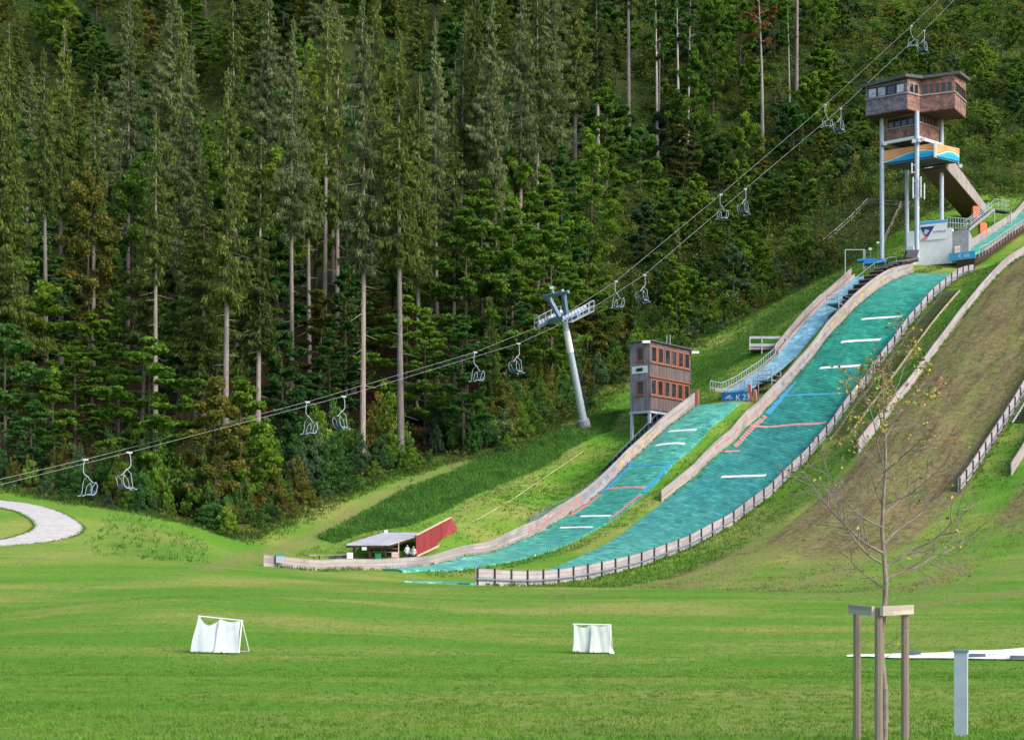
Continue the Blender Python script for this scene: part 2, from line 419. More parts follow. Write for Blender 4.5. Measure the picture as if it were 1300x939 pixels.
a_brown = sm(17, 34, tt-np.abs(ww+14)*.4)*sm(-21, -19.6, ww)*(1-sm(-8.2, -7.4, ww))*(1-.9*sm(128, 140, tt))
a_brown = np.maximum(a_brown, .75*sm(24, 44, tt)*(1-sm(-26, -24, ww)))
for (pa, pb_, rr_) in (((895,712),(918,707),.7),((925,706),(940,703),.6),((790,758),(800,756),.5),((840,735),(880,722),.8),((700,757),(760,752),.6),((450,688),(490,676),.8),((575,585),(600,578),.7),((830,420),(840,415),.6)):
    a_brown = np.maximum(a_brown, .8*(1-sm(.2, rr_*2.2, seg_dist(plan([pa, pb_], 60), xs, ys))))
_stk = .5+.5*np.sin(ww*1.1+np.sin(tt*.13)*1.5)*np.sin(ww*.43+1)
_low = np.maximum(0*tt, (.35+.55*_stk)*sm(4, 24, tt)*(1-sm(30, 44, tt))*sm(-27, -21, ww)*(1-sm(-8, -3.5, ww)))
_low = np.maximum(_low, (.25+.6*_stk)*sm(-6, 8, tt-ww*.25)*(1-sm(22, 38, tt))*sm(-48, -34, ww)*(1-sm(-5, 1, ww)))
a_scrub = np.maximum(sm(-6, 18, xs), sm(205, 240, ys))
lush_poly = plan([(400,682),(455,655),(520,618),(580,596),(640,570),(700,548),(735,540),(770,520),(800,520),(775,548),(720,572),(660,606),(600,630),(520,668),(462,676),(425,690)], 90)
lush = poly_mask(lush_poly, xs, ys); lush_d = seg_dist(lush_poly+[lush_poly[0]], xs, ys)*np.where(lush, 1, -1)
a_lush = sm(-.6, .8, lush_d)
berm = plan([(105,690),(150,640),(215,668),(265,690),(262,716),(200,712),(120,705)], 90)
bm = poly_mask(berm, xs, ys); a_lush = np.maximum(a_lush, .4*sm(-3.5, 3, seg_dist(berm+[berm[0]], xs, ys)*np.where(bm, 1, -1)))
up = plan([(800,490),(900,436),(1000,380),(1080,345),(1040,380),(960,440),(900,500),(850,510)], 120)
um = poly_mask(up, xs, ys); a_lush = np.maximum(a_lush, .55*sm(-1, 3, seg_dist(up+[up[0]], xs, ys)*np.where(um, 1, -1)))
a_straw = .6*(1-sm(.6, 2.6, seg_dist(plan([(265,722),(330,702),(400,678),(470,640),(560,598),(640,566),(710,546),(745,545)], 90), xs, ys)))
a_straw = np.maximum(a_straw, .55*(1-sm(.3, 1.5, seg_dist(plan([(540,678),(600,640),(660,610),(700,590),(735,565)], 90), xs, ys))))
a_straw = np.maximum(a_straw, .4*(1-sm(1, 4, seg_dist(plan([(300,715),(380,700),(440,690)], 90), xs, ys))))
a_straw = np.maximum(a_straw, .85*_low); a_brown = np.maximum(a_brown, .45*_low*sm(10, 30, tt))
me = bpy.data.meshes.new('ground'); nx, ny = len(gx), len(gy)
idx = np.arange(nx*ny).reshape(ny, nx)
fq = np.stack([idx[:-1, :-1], idx[:-1, 1:], idx[1:, 1:], idx[1:, :-1]], -1).reshape(-1, 4)
me.vertices.add(nx*ny); me.vertices.foreach_set('co', np.stack([xs, ys, zs], -1).ravel())
me.loops.add(fq.size); me.polygons.add(len(fq)); me.loops.foreach_set('vertex_index', fq.ravel())
me.polygons.foreach_set('loop_start', np.arange(0, fq.size, 4)); me.update(); me.validate(); me.shade_smooth()
for nm, a in (('brown', a_brown), ('lush', a_lush), ('straw', a_straw), ('floor', a_floor), ('scrub', a_scrub)):
    at = me.attributes.new(nm, 'FLOAT', 'POINT'); at.data.foreach_set('value', a.astype(np.float32))
m, n, bs, o_ = nt('grass_ground'); b = NB(n); pos = b.pos()
big = b.noise(b.map(pos, (.05,.12,.05), (0,0,.5)), 1.0, 5, .6); mid = b.noise(pos, .55, 5, .7); fine = b.noise(pos, 5.0, 6, .75); stretch = b.noise(b.map(pos, (.25,1.3,.4)), 1.0, 5, .7)
band = b.noise(b.map(pos, (.015,.16,.1), (0,0,.12)), 1.0, 3, .5)
lawn = b.ramp(band, [(.3, (.098,.26,.026)), (.48, (.125,.285,.032)), (.58, (.16,.295,.042)), (.7, (.11,.27,.028))])
lawn = b.mix(lawn, (.33,.33,.095), b.ramp(big, [(.47, (0,0,0)), (.64, (.8,.8,.8))]))
lawn = b.mix(lawn, (.055,.155,.016), b.ramp(stretch, [(.3, (.4,.4,.4)), (.48, (0,0,0))]))
lushc = b.mix((.035,.13,.018), (.075,.19,.03), b.ramp(mid, [(.35, (0,0,0)), (.65, (1,1,1))]))
strawc = b.mix((.20,.25,.06), (.25,.235,.10), b.ramp(mid, [(.4, (0,0,0)), (.65, (1,1,1))]))
# brown slope: dry turf in strips that run down the hill
rot = math.atan2(UY, UX)
sl_ = b.noise(b.map(b.map(pos, (1,1,1), (0,0,-rot)), (.035,.9,.2)), 1.0, 5, .65, .4)
brown = b.ramp(sl_, [(.28, (.115,.082,.052)), (.42, (.18,.142,.078)), (.55, (.245,.20,.10)), (.7, (.21,.205,.075))])
brown = b.mix(brown, (.16,.22,.05), b.ramp(b.noise(b.map(b.map(pos, (1,1,1), (0,0,-rot)), (.12,.7,.3)), 1.0, 5, .7), [(.44, (0,0,0)), (.68, (.75,.75,.75))]))
brown = b.mix(brown, b.ramp(b.noise(pos, 1.6, 6, .75), [(.32, (.5,.47,.45)), (.5, (1,1,1)), (.68, (1.45,1.4,1.25))]), .85, 'MULTIPLY')
brown = b.mix(brown, (.06,.045,.035), b.ramp(b.noise(b.map(b.map(pos, (1,1,1), (0,0,-rot)), (.05,1.5,.2), (0,0,0), (4,2,0)), 1.0, 4, .7), [(.55, (0,0,0)), (.72, (.6,.6,.6))]))
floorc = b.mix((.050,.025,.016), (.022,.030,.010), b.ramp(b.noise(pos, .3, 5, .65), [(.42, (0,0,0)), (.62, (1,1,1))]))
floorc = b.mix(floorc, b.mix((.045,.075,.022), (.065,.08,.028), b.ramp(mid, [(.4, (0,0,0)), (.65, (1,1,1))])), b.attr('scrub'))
def edgy(nm, s=.5):
    return b.ramp(b.math('ADD', b.attr(nm), b.math('MULTIPLY', b.math('SUBTRACT', mid, .5), s)), [(.3, (0,0,0)), (.7, (1,1,1))])
c = b.mix(lawn, strawc, edgy('straw')); c = b.mix(c, lushc, edgy('lush')); c = b.mix(c, brown, edgy('brown', .9)); c = b.mix(c, floorc, edgy('floor'))
c = b.mix(c, b.ramp(fine, [(.3, (.55,.58,.5)), (.5, (1,1,1)), (.72, (1.4,1.35,1.3))]), .8, 'MULTIPLY')
b.link(c, bs.inputs['Base Color']); bs.inputs['Roughness'].default_value = .95; bs.inputs['Specular IOR Level'].default_value = .1
b.bump(b.math('ADD', b.math('MULTIPLY', fine, .6), mid), .7, .25, bs)
me.materials.append(m); M['ground'] = m
go = bpy.data.objects.new('ground', me); COL.objects.link(go); # bare earth patches below the posted fence
tag(go, 'mown lawn rising into the grassy hillside and forest floor', kind='structure')
# ---------------------------------------------------------------- draped strips
def drape(tws, h=0): return [G(t, w, h) for t, w in tws]
def drape_sheet(mb, left, right, n, h, us=None, k=10):
    """sheet between two (t,w) polylines sampled n rows, k columns, draped h above the ground"""
    L = np.array(left, float); Rr = np.array(right, float)
    def rs(Pn):
        d = np.r_[0, np.cumsum(np.hypot(*np.diff(Pn, axis=0).T))]; q = np.linspace(0, d[-1], n)
        return np.stack([np.interp(q, d, Pn[:, 0]), np.interp(q, d, Pn[:, 1])], -1)
    A, B = rs(L), rs(Rr)
    g = A[:, None]*(1-np.linspace(0, 1, k))[None, :, None]+B[:, None]*np.linspace(0, 1, k)[None, :, None]
    x = OX+UX*g[..., 0]+VX*g[..., 1]; y = OY+UY*g[..., 0]+VY*g[..., 1]
    z = zmap(x.ravel(), y.ravel()).reshape(x.shape)+h
    for i in range(n-1):
        for j in range(k-1):
            q = [(i, j), (i, j+1), (i+1, j+1), (i+1, j)]
            mb.face([(x[a], y[a], z[a]) for a in q], [(g[a][0], g[a][1]) for a in q])
    # skirts
    for j, sgn in ((0, 1), (k-1, -1)):
        for i in range(n-1):
            p, q = Vector((x[i, j], y[i, j], z[i, j])), Vector((x[i+1, j], y[i+1, j], z[i+1, j])); dn = Vector((0, 0, -h-.15))
            uvq = [(g[i, j][0], g[i, j][1]), (g[i+1, j][0], g[i+1, j][1])]
            mb.face([p, q, q+dn, p+dn], [uvq[0], uvq[1], uvq[1], uvq[0]])
    for i in (0, n-1):
        for j in range(k-1):
            p, q = Vector((x[i, j], y[i, j], z[i, j])), Vector((x[i, j+1], y[i, j+1], z[i, j+1])); dn = Vector((0, 0, -h-.15))
            mb.face([p, q, q+dn, p+dn], [tuple(g[i, j])]*4)
    return mb
def pix_tw(pts, d0=60):
    out = []
    for a, b_ in pts:
        p = hit(a, b_, d0); out.append(TW(p.x, p.y))
    return out
# ---- road
outer = [(-60,626),(0,635.5),(28,638),(51,642.5),(70,648),(86,655),(98,662),(105,669),(105.5,673),(101,677.5),(90,682),(68,687),(35,690.5),(0,693),(-60,697)]
inner = [(-60,637),(0,644.6),(16,648),(27,652),(36,657),(42,663),(44.5,667),(43,671),(37,675),(27,679),(13,683),(0,685.5),(-60,690)]
mb = MB(); drape_sheet(mb, pix_tw(outer), pix_tw(inner), 70, .06, k=6)
M['road'] = plain('pale_gravel_road', (.50,.48,.47), .95, 0, .12, 1.5, .3)
tag(mb.build('road', M['road']), 'pale curved gravel road on the grass bank', kind='structure')
# ---- landing slopes
def wl(px, py): return TW(*hit(px, py, 80).xy)
big = thing('landing_slope', 'large landing slope of blue green plastic mats rising to the big timber judges tower', 'ski slope', G(30, 4))
LW = [(-1.5,2.6),(4,3.6),(10,4.4),(22,6.4),(34,8.2),(40,8.45),(70,8.5),(103.5,8.5)]
RW = [(-1.5,-.0),(3,.28),(10,.28),(22,.28),(34,.28),(40,.28),(70,.28),(103.5,.28)]
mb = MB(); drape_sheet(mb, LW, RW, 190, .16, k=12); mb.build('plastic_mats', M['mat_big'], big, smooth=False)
small = thing('landing_slope', 'small turquoise landing slope below the blue take-off sign reading K 23', 'ski slope', G(30, 14))
LS = [(7,16.6),(13,16.75),(20,16.8),(40,16.8),(60.5,16.8)]; RS = [(3.5,11.2),(10,11),(20,11),(40,11),(60.5,11.2)]
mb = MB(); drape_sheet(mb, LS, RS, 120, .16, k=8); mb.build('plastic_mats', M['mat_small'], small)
mb = MB(); drape_sheet(mb, [(-3.5,4.8),(-1.2,4.4),(0.2,3.2)], [(-3.8,4.4),(-2.6,2.4),(-2.2,.5)], 10, .1, k=4)
tag(mb.build('mat_strip', M['mat_small']), 'thin turquoise mat strip lying in the grass at the low end of the board fence', 'mat')
def line(par, name, a, b_, wpx, mat, h=.185):
    A = TW(*hit(*a, 80).xy); B = TW(*hit(*b_, 80).xy); hw = wpx/2
    mb = MB(); drape_sheet(mb, [(A[0]+hw, A[1]), (B[0]+hw, B[1])], [(A[0]-hw, A[1]), (B[0]-hw, B[1])], 14, h, k=3)
    return mb.build(name, mat, par)
for a, b_ in (((1094,407),(1145,403)), ((1068,436),(1118,432.5)), ((1041,469),(1092,465.5)), ((916,607),(972,605))):
    line(big, 'distance_line', a, b_, .42, M['textwhite'])
line(big, 'blue_line', (988,504.5), (1070,500.5), .28, M['bluepaint']); line(big, 'red_line', (953,541), (1049,538), .34, M['pinkred'])
line(big, 'red_mark', (920,574.5), (939,574), .34, M['pinkred'])
mb = MB(); drape_sheet(mb, [(61,8.3),(68,8.3)], [(61,7.7),(68,7.9)], 20, .19, k=3); mb.build('blue_edge_stripe', M['bluepaint'], big)
def ribs(par, t0, t1, w0, w1, nm, mat):
    mb = MB(); t = t0
    while t < t1:
        drape_sheet(mb, [(t+.3, w0), (t, w0)], [(t+.3, w1), (t, w1)], 2, .19, k=3); t += .45
    mb.build(nm, mat, par)
ribs(big, 53.5, 60.5, 8.3, 7.8, 'red_edge_stripe', M['pinkred'])
for a, b_ in (((849,549.5),(884,547.5)), ((832,567.5),(869,565)), ((737,657),(775,656.5)), ((711,671.5),(752,671))):
    line(small, 'distance_line', a, b_, .38, M['textwhite'])
line(small, 'blue_line', (798,594), (847,592), .28, M['bluepaint']); line(small, 'red_line', (769,622.5), (821,621.5), .3, M['pinkred'])
mb = MB(); drape_sheet(mb, [(40.2,16.7),(46.3,16.7)], [(40.2,16.25),(46.3,16.25)], 14, .19, k=3); mb.build('blue_edge_stripe', M['bluepaint'], small)
mb = MB(); drape_sheet(mb, [(40.2,11.5),(46.3,11.5)], [(40.2,11.1),(46.3,11.3)], 14, .19, k=3); mb.build('blue_edge_stripe', M['bluepaint'], small)
ribs(small, 34.5, 39.8, 16.7, 16.2, 'red_edge_stripe', M['pinkred']); ribs(small, 34, 39.8, 11.5, 11.15, 'red_edge_stripe', M['pinkred'])
# ---------------------------------------------------------------- board fences along the slopes
def fence(label, tws, hts, mat, base_off=0, posts=None, post_mat=None, side=1, group='board fences beside the landing slopes', name='board_fence', thick=.09, rail=None):
    """tws: (t,w) polyline, hts: heights at each point; boards run along; posts on the outer side"""
    A = np.array(tws, float); d = np.r_[0, np.cumsum(np.hypot(*np.diff(A, axis=0).T))]
    n = int(d[-1]/.8)+2; q = np.linspace(0, d[-1], n)
    t = np.interp(q, d, A[:, 0]); w_ = np.interp(q, d, A[:, 1]); h = np.interp(q, d, hts)
    root = thing(name, label, 'fence', G(float(t[n//2]), float(w_[n//2])), group)
    bot = [G(a, b_, base_off) for a, b_ in zip(t, w_)]; top = [p+Vector((0, 0, hh)) for p, hh in zip(bot, h)]
    th = V*thick*side
    secs = max(1, int(d[-1]/12)); cuts = [int(i*(n-1)/secs) for i in range(secs+1)]
    for a, c in zip(cuts, cuts[1:]):
        mb = MB()
        for k in range(a, c):
            uq = [(q[k], 0), (q[k+1], 0), (q[k+1], h[k+1]), (q[k], h[k])]
            mb.face([bot[k], bot[k+1], top[k+1], top[k]], uq); mb.face([bot[k]+th, top[k]+th, top[k+1]+th, bot[k+1]+th], [uq[0], uq[3], uq[2], uq[1]])
            mb.face([top[k], top[k+1], top[k+1]+th, top[k]+th], [uq[3], uq[2], uq[2], uq[3]])
        mb.face([bot[a], top[a], top[a]+th, bot[a]+th]); mb.face([bot[c], bot[c]+th, top[c]+th, top[c]])
        mb.build('board_panel', mat, root)
    if posts:
        k = max(2, int(d[-1]/posts)); 
        for x in np.linspace(.15, d[-1]-.15, min(k, 100)):
            p = G(float(np.interp(x, d, A[:, 0])), float(np.interp(x, d, A[:, 1])), base_off); hh = float(np.interp(x, d, hts))
            c = p-V*side*.06+Vector((0, 0, hh/2))
            MB().box(c, U*.13, V*.1, (0, 0, hh+.12)).build('post', post_mat or M['post'], root)
    if rail:
        r = MB()
        pp = [p-V*side*.13+Vector((0, 0, hh*rail)) for p, hh in zip(bot, h)]
        for a, c in zip(pp, pp[1:]): r.beam(a, c, .05, .1)
        r.build('rail', M['blue_grey'], root)
    return root, (lambda x: (float(np.interp(x, d, A[:, 0])), float(np.interp(x, d, A[:, 1])))), d[-1]
fs, fsp, fsl = fence('long pale board fence with painted numbers, left of the small turquoise landing slope', [(-6.2,17.1),(4,17),(13.8,17),(30,17),(46,17),(60.3,17)], [.95,.95,.95,1.5,1.65,1.75], M['fence'], side=1)
fb, fbp, fbl = fence('tall pale board fence between the two plastic landing slopes, left edge of the big one', [(39.5,8.7),(46,8.7),(58,8.7),(80,8.7),(98,8.75),(105,8.6)], [1.15,1.3,1.75,1.85,1.8,1.35], M['fence'], side=1)
fr, frp, frl = fence('long low board fence with dark posts along the right edge of the big landing slope', [(-.8,0),(30,0),(60,0),(104.5,0)], [1.25,1.2,1.2,1.25], M['fence_grey'], posts=2.0, side=1, rail=.38)
fence('pale board wall left of the brown mown slope, narrow and without posts', [(50.5,-7.5),(70,-7.5),(100,-7.5),(118,-7.5)], [1.5,1.2,1.15,1.1], M['fence_grey'], side=1)
fence('grey board fence with dark posts right of the brown slope, beside green metal steps', [(44,-20),(60,-20),(85,-20)], [1.25,1.25,1.25], M['fence_grey'], posts=1.6, side=1, rail=.35)
fence('short pale board wall at the far right edge, lowest right of the steps', [(47.5,-23.6),(60,-23.6),(80,-23.6)], [1.2,1.2,1.2], M['fence'], side=1)
# painted distance figures on the two left fences (they face the slope, seen from the right)
def figures(root, fn, length, spec, hfr, size):
    for x, s, mat in spec:
        t, w_ = fn(x); p = G(t, w_, hfr)-V*.012; p2 = G(t+.5, w_, hfr)-V*.012
        ex = (p2-p)
        mbx = text_mb(s, p, ex, Z, size); mbx.build('painted_figure', mat, root)
rd, yl, bl_ = M['pinkred'], M['yellow'], M['bluepaint']
figures(fs, fsp, fsl, [(34.5+i*1.35, str(20+i) if False else s, mm) for i, (s, mm) in enumerate(
    [('30',rd),('29',rd),('28',rd),('27',rd),('26',rd),('25',rd),('24',rd),('23',bl_),('22',bl_),('21',bl_),('20',bl_),('19',bl_),('18',yl),('17',yl),('16',yl),('15',yl),('14',yl),('13',yl)])], .55, .85)
figures(fb, fbp, fbl, [(11+i*2.2, str(66-i), (rd if i < 7 else bl_ if i < 13 else yl)) for i in range(21)], .55, .8)
# ---------------------------------------------------------------- stairs
def hill_stairs(label, w0, w1, t0, t1, mat, h=.15, step=.45, rail_side=None, rail_h=.9, rail_mat=None, stringer=None, name='hill_steps', group=None):
    root = thing(name, label, 'steps', G((t0+t1)/2, (w0+w1)/2), group)
    mb = MB(); t = t0
    while t < t1:
        a, b_ = G(t, w0, h), G(t, w1, h); a.z = b_.z = (a.z+b_.z)/2
        c = (a+b_)/2; mb.box(c, b_-a, U*step*.62, Z*.06); t += step
    mb.build('treads', mat, root)
    for w_ in (w0, w1):
        m2 = MB(); ts = np.arange(t0-.4, t1, 2.0)
        for a, b_ in zip(ts, ts[1:]): m2.beam(G(a, w_, h+.02), G(b_, w_, h+.02), .08, .22)
        m2.build('stringer', stringer or mat, root)
    if rail_side is not None:
        m3 = MB(); ts = np.arange(t0, t1, 1.6)
        for a in ts: m3.tube(G(a, rail_side, h), G(a, rail_side, h+rail_h), .025, n=5)
        for k in (1, .5):
            for a, b_ in zip(ts, ts[1:]): m3.tube(G(a, rail_side, h+rail_h*k), G(b_, rail_side, h+rail_h*k), .03, n=5)
        m3.build('handrail', rail_mat or M['steel'], root)
    return root
hill_stairs('brown wooden steps with a pale edge board, right of the big slope\'s posted fence', -3.3, -.9, 58.5, 91, M['stepwood'], stringer=M['cream'])
hill_stairs('green-grey metal steps behind the posted fence right of the brown slope', -23.0, -20.7, 57, 80, M['steel_dark'], stringer=M['steel_light'])
hill_stairs('narrow blue-grey metal steps running up behind the small slope\'s long fence', 17.6, 18.8, 31, 58, M['steel_dark'], stringer=M['blue_grey'], rail_side=18.9, rail_mat=M['blue_grey'], rail_h=.5)
# broad dark platform steps beside the light blue inrun
St = []; Sz = []
for a in ((1078,379),(1098,359),(1118,343),(1143,333)): t_, p_ = online(a[0], a[1], 10.1); St.append(t_); Sz.append(p_.z)
def SH(t, w_, h=0): x, y = HW(t, w_); return Vector((x, y, float(np.interp(t, St, Sz))+h))
r = thing('platform_steps', 'broad dark wooden steps between the light blue inrun and the big slope\'s fence', 'steps', G(95, 10))
mb = MB(); m2 = MB(); ns = 11; sp_ = (St[-1]+1.5-St[0])/ns
for i in range(ns):
    t = St[0]+(i+.5)*sp_; a = SH(t, 9.1); b_ = SH(t, 11.0); dz = float(np.interp(t+sp_, St, Sz)-np.interp(t, St, Sz))
    mb.box((a+b_)/2, b_-a, U*sp_*1.02, Z*.08); MB().box((a+b_)/2-U*(sp_*.5+.05), b_-a, U*.1, Z*.14).build('tread_edge', M['fence2'], r); m2.box((a+b_)/2-Z*.75, b_-a, U*sp_*.98, Z*1.3)
mb.build('treads', M['darkwood'], r); m2.build('step_blocks', M['darkwood'], r);
m3 = MB(); ts = list(np.linspace(St[0]-1, St[-1]+1, 11))
for a, c in zip(ts, ts[1:]): m3.tube(SH(a, 11.1, 1.0), SH(c, 11.1, 1.0), .035, n=5)
for a in ts[::2]: m3.tube(SH(a, 11.1, -.5), SH(a, 11.1, 1.0), .03, n=5)
m3.build('handrail', M['steel'], r)
# ---------------------------------------------------------------- small inrun with K 23 take-off
def trk(pts, w0):
    o = [online(a, b_, w0) for a, b_ in pts]
    return [t for t, p in o], [p.z for t, p in o]
Tt, Tz = trk([(934,495),(950,487.5),(981,467),(999,452),(1018,431),(1038,416),(1058,390),(1081,366),(1098,350)], 12.6)
Tz[3:] = [max(z_, gz(*HW(t, 12.6))+.35) for t, z_ in zip(Tt[3:], Tz[3:])]
def trz(t): return float(np.interp(t, Tt, Tz))
def IH(t, w_, h=0): x, y = HW(t, w_); return Vector((x, y, trz(t)+h))
ir = thing('inrun_ramp', 'small inrun ramp with a light blue track and a take-off sign reading K 23', 'inrun', G(75, 12.6))
ts = np.linspace(Tt[0], Tt[-1], 60)
mb = MB(); mb.strip([IH(t, 11.3) for t in ts], [IH(t, 14.0) for t in ts], list(ts), 0, 2.7, Vector((0,0,-.25))); mb.build('track', M['track'], ir)
mb = MB(); mb.strip([IH(t, 14.0, -.26) for t in ts], [IH(t, 11.3, -.26) for t in ts], list(ts), 0, 2.7, Vector((0,0,-.3))); mb.build('substructure', M['darkwood'], ir)
def wallstrip(par, nm, t0, t1, w_, h0, h1, mat, n=30, thick=.1, fz=None, base=0):
    q = np.linspace(t0, t1, n); mb = MB(); fz = fz or IH
    A = [fz(t, w_, base) for t in q]; B = [p+Vector((0,0,h0+(h1-h0)*k/(n-1))) for k, p in enumerate(A)]
    th = V*thick
    for k in range(n-1):
        ha, hb = (B[k]-A[k]).z, (B[k+1]-A[k+1]).z
        u4 = [(q[k], 0), (q[k+1], 0), (q[k+1], hb), (q[k], ha)]
        mb.face([A[k], A[k+1], B[k+1], B[k]], u4); mb.face([A[k]+th, B[k]+th, B[k+1]+th, A[k+1]+th], [u4[0], u4[3], u4[2], u4[1]])
        mb.face([B[k], B[k+1], B[k+1]+th, B[k]+th], [u4[3], u4[2], u4[2], u4[3]]); mb.face([A[k+1], A[k], A[k]+th, A[k+1]+th], [u4[1], u4[0], u4[0], u4[1]])
    mb.face([A[0], B[0], B[0]+th, A[0]+th]); mb.face([A[-1], A[-1]+th, B[-1]+th, B[-1]])
    return mb.build(nm, mat, par)
wallstrip(ir, 'side_wall', 75.5, 98, 14.5, 1.35, 1.5, M['fence2'], base=-.2); wallstrip(ir, 'side_wall', 60, 75.4, 14.15, .35, .35, M['fence2'], base=-.2)
wallstrip(ir, 'side_wall', 75.5, 98, 14.05, .5, .55, M['fence'], base=-.1)
mb = MB(); q = np.linspace(59.3, 76, 28)
for t in q: mb.tube(IH(t, 14.4, -.2), IH(t, 14.4, .95), .03, n=5)
for hh in (.95, .2):
    for a, c in zip(q, q[1:]): mb.tube(IH(a, 14.4, hh), IH(c, 14.4, hh), .035, n=5)
mb.build('railing', M['steel_light'], ir)
mb = MB(); q = np.linspace(60.5, 69, 9)
for t in q: mb.tube(IH(t, 11.2, -.4), IH(t, 11.2, .85), .03, n=5)
for hh in (.85, .3):
    for a, c in zip(q, q[1:]): mb.tube(IH(a, 11.2, hh), IH(c, 11.2, hh), .035, n=5)
mb.build('railing', M['blue_grey'], ir)
t0 = Tt[0]; c0 = IH(t0, 12.75, -.05)
mb = MB(); mb.box(c0-Z*.85-U*.05, V*3.3, U*.12, Z*1.35); sg = mb.build('takeoff_sign', M['blue'], ir)
text_mb('K 23', IH(t0, 12.55, -1.2)-U*.13, -V, Z, .95).build('lettering', M['textwhite'], sg)
lg = MB(); o = IH(t0, 13.9, -1.0)-U*.12
for k, (x, y, l) in enumerate(((0,.1,.75),(.15,.28,.6),(.55,-.02,.4))): lg.beam(o-V*x+Z*y, o-V*(x+l)+Z*(y+.16), .02, .1)
lg.build('arrow_mark', M['textwhite'], sg)
mb = MB(); mb.box(c0-Z*1.0+U*.35, V*3.2, U*.5, Z*1.6); mb.build('takeoff_wall', M['darkwood'], ir)
for w_, hh in ((10.95, 1.9), (10.3, 1.2)):
    mb = MB(); p = IH(t0+.3, w_, -1.5); mb.box(p+Z*hh/2, V*.42, U*.2, Z*hh); mb.tube(p+Z*hh, p+Z*(hh+.12), .2, .12, 8); mb.build('red_padding', M['pinkred'], ir)
# coach platforms on the inrun
def platform(label, t, w0, w1, L, hfloor, mat_floor, rails=True):
    r = thing('coach_platform', label, 'platform', G(t, (w0+w1)/2), 'small platforms along the inrun')
    x = [G(t, w0), G(t, w1), G(t+L, w1), G(t+L, w0)]; zf = max(p.z for p in x)+hfloor
    q = [Vector((p.x, p.y, zf)) for p in x]
    MB().prism(q, -.18).build('deck', mat_floor, r)
    for p, b_ in zip(q, x): MB().tube(b_-Z*.2, p+Z*1.05, .06, n=6).build('post', M['steel'], r)
    mb = MB()
    for hh in (1.05, .55):
        for a, c in ((q[0], q[1]), (q[3], q[0]), (q[1], q[2])): mb.tube(a+Z*hh, c+Z*hh, .035, n=5)
    mb.build('railing', M['steel'], r); return r
platform('blue-grey railed steel platform beside the red padded K 23 take-off', 64.5, 9.3, 11.0, 2.2, .9, M['blue_grey'])
platform('small blue railed platform halfway up the light blue inrun', 82.5, 9.3, 10.9, 3.2, .5, M['blue_grey'])
r = thing('viewing_platform', 'long low grey timber platform with a plank railing on the grass left of the inrun', 'platform', hit(975, 445, 120))
_d = hit(975, 447, 120).y-.1
a, c = P(951, 441, _d), P(1000, 437, _d); a.z = c.z = (a.z+c.z)/2; bk = Vector((.5, 2.2, 0))
MB().prism([a, c, c+bk, a+bk], -.45).build('deck', M['fence2'], r)
for k in (0.02, .33, .97):
    p = a.lerp(c, k); MB().beam(p-Z*(1.0 if k > .1 else .5), p+Z*1.2, .14, .14).build('post', M['steel'], r)
MB().beam(a+Z*1.05, c+Z*1.05, .06, .3).beam(a+Z*.1+Vector((0,-.05,0)), c+Z*.1+Vector((0,-.05,0)), .05, .35).build('railing', M['steel'], r)
# ---------------------------------------------------------------- judges tower by the small slope
Cj = P(825, 433, 163); jz1 = Cj.z; H = 8.05; jz0 = jz1-H; E1 = U.copy(); E2 = V.copy(); L1, L2 = 9.3, 2.7
Cj = Vector((Cj.x, Cj.y, jz0))
jt = thing('judges_tower', 'two storey grey and brown timber judges cabin on steel legs beside the small slope', 'judges tower', G(57, 20))
def pt(a, b_, h): return Cj+E1*a+E2*b_+Z*h
def wallq(par, nm, o, ex, w_, hh, mat, holes=(), depth=.12, n=None):
    """wall slab with rectangular openings (x0,x1,z0,z1): built from pieces around the holes"""
    mb = MB(); n = n or ex.cross(Z)
    xs_ = sorted({0, w_, *[h[0] for h in holes], *[h[1] for h in holes]}); zs_ = sorted({0, hh, *[h[2] for h in holes], *[h[3] for h in holes]})
    for x0, x1 in zip(xs_, xs_[1:]):
        for z0, z1 in zip(zs_, zs_[1:]):
            cx, cz = (x0+x1)/2, (z0+z1)/2
            if any(h[0] < cx < h[1] and h[2] < cz < h[3] for h in holes): continue
            q = [o+ex*x0+Z*z0, o+ex*x1+Z*z0, o+ex*x1+Z*z1, o+ex*x0+Z*z1]
            uvq = [(x0, z0), (x1, z0), (x1, z1), (x0, z1)]
            mb.face(q, uvq); mb.face([p-n*depth for p in q][::-1], uvq[::-1])
    for h in holes:
        q = [o+ex*h[0]+Z*h[2], o+ex*h[1]+Z*h[2], o+ex*h[1]+Z*h[3], o+ex*h[0]+Z*h[3]]
        for a, c in zip(q, q[1:]+q[:1]): mb.face([a, c, c-n*depth, a-n*depth])
    return mb.build(nm, mat, par)
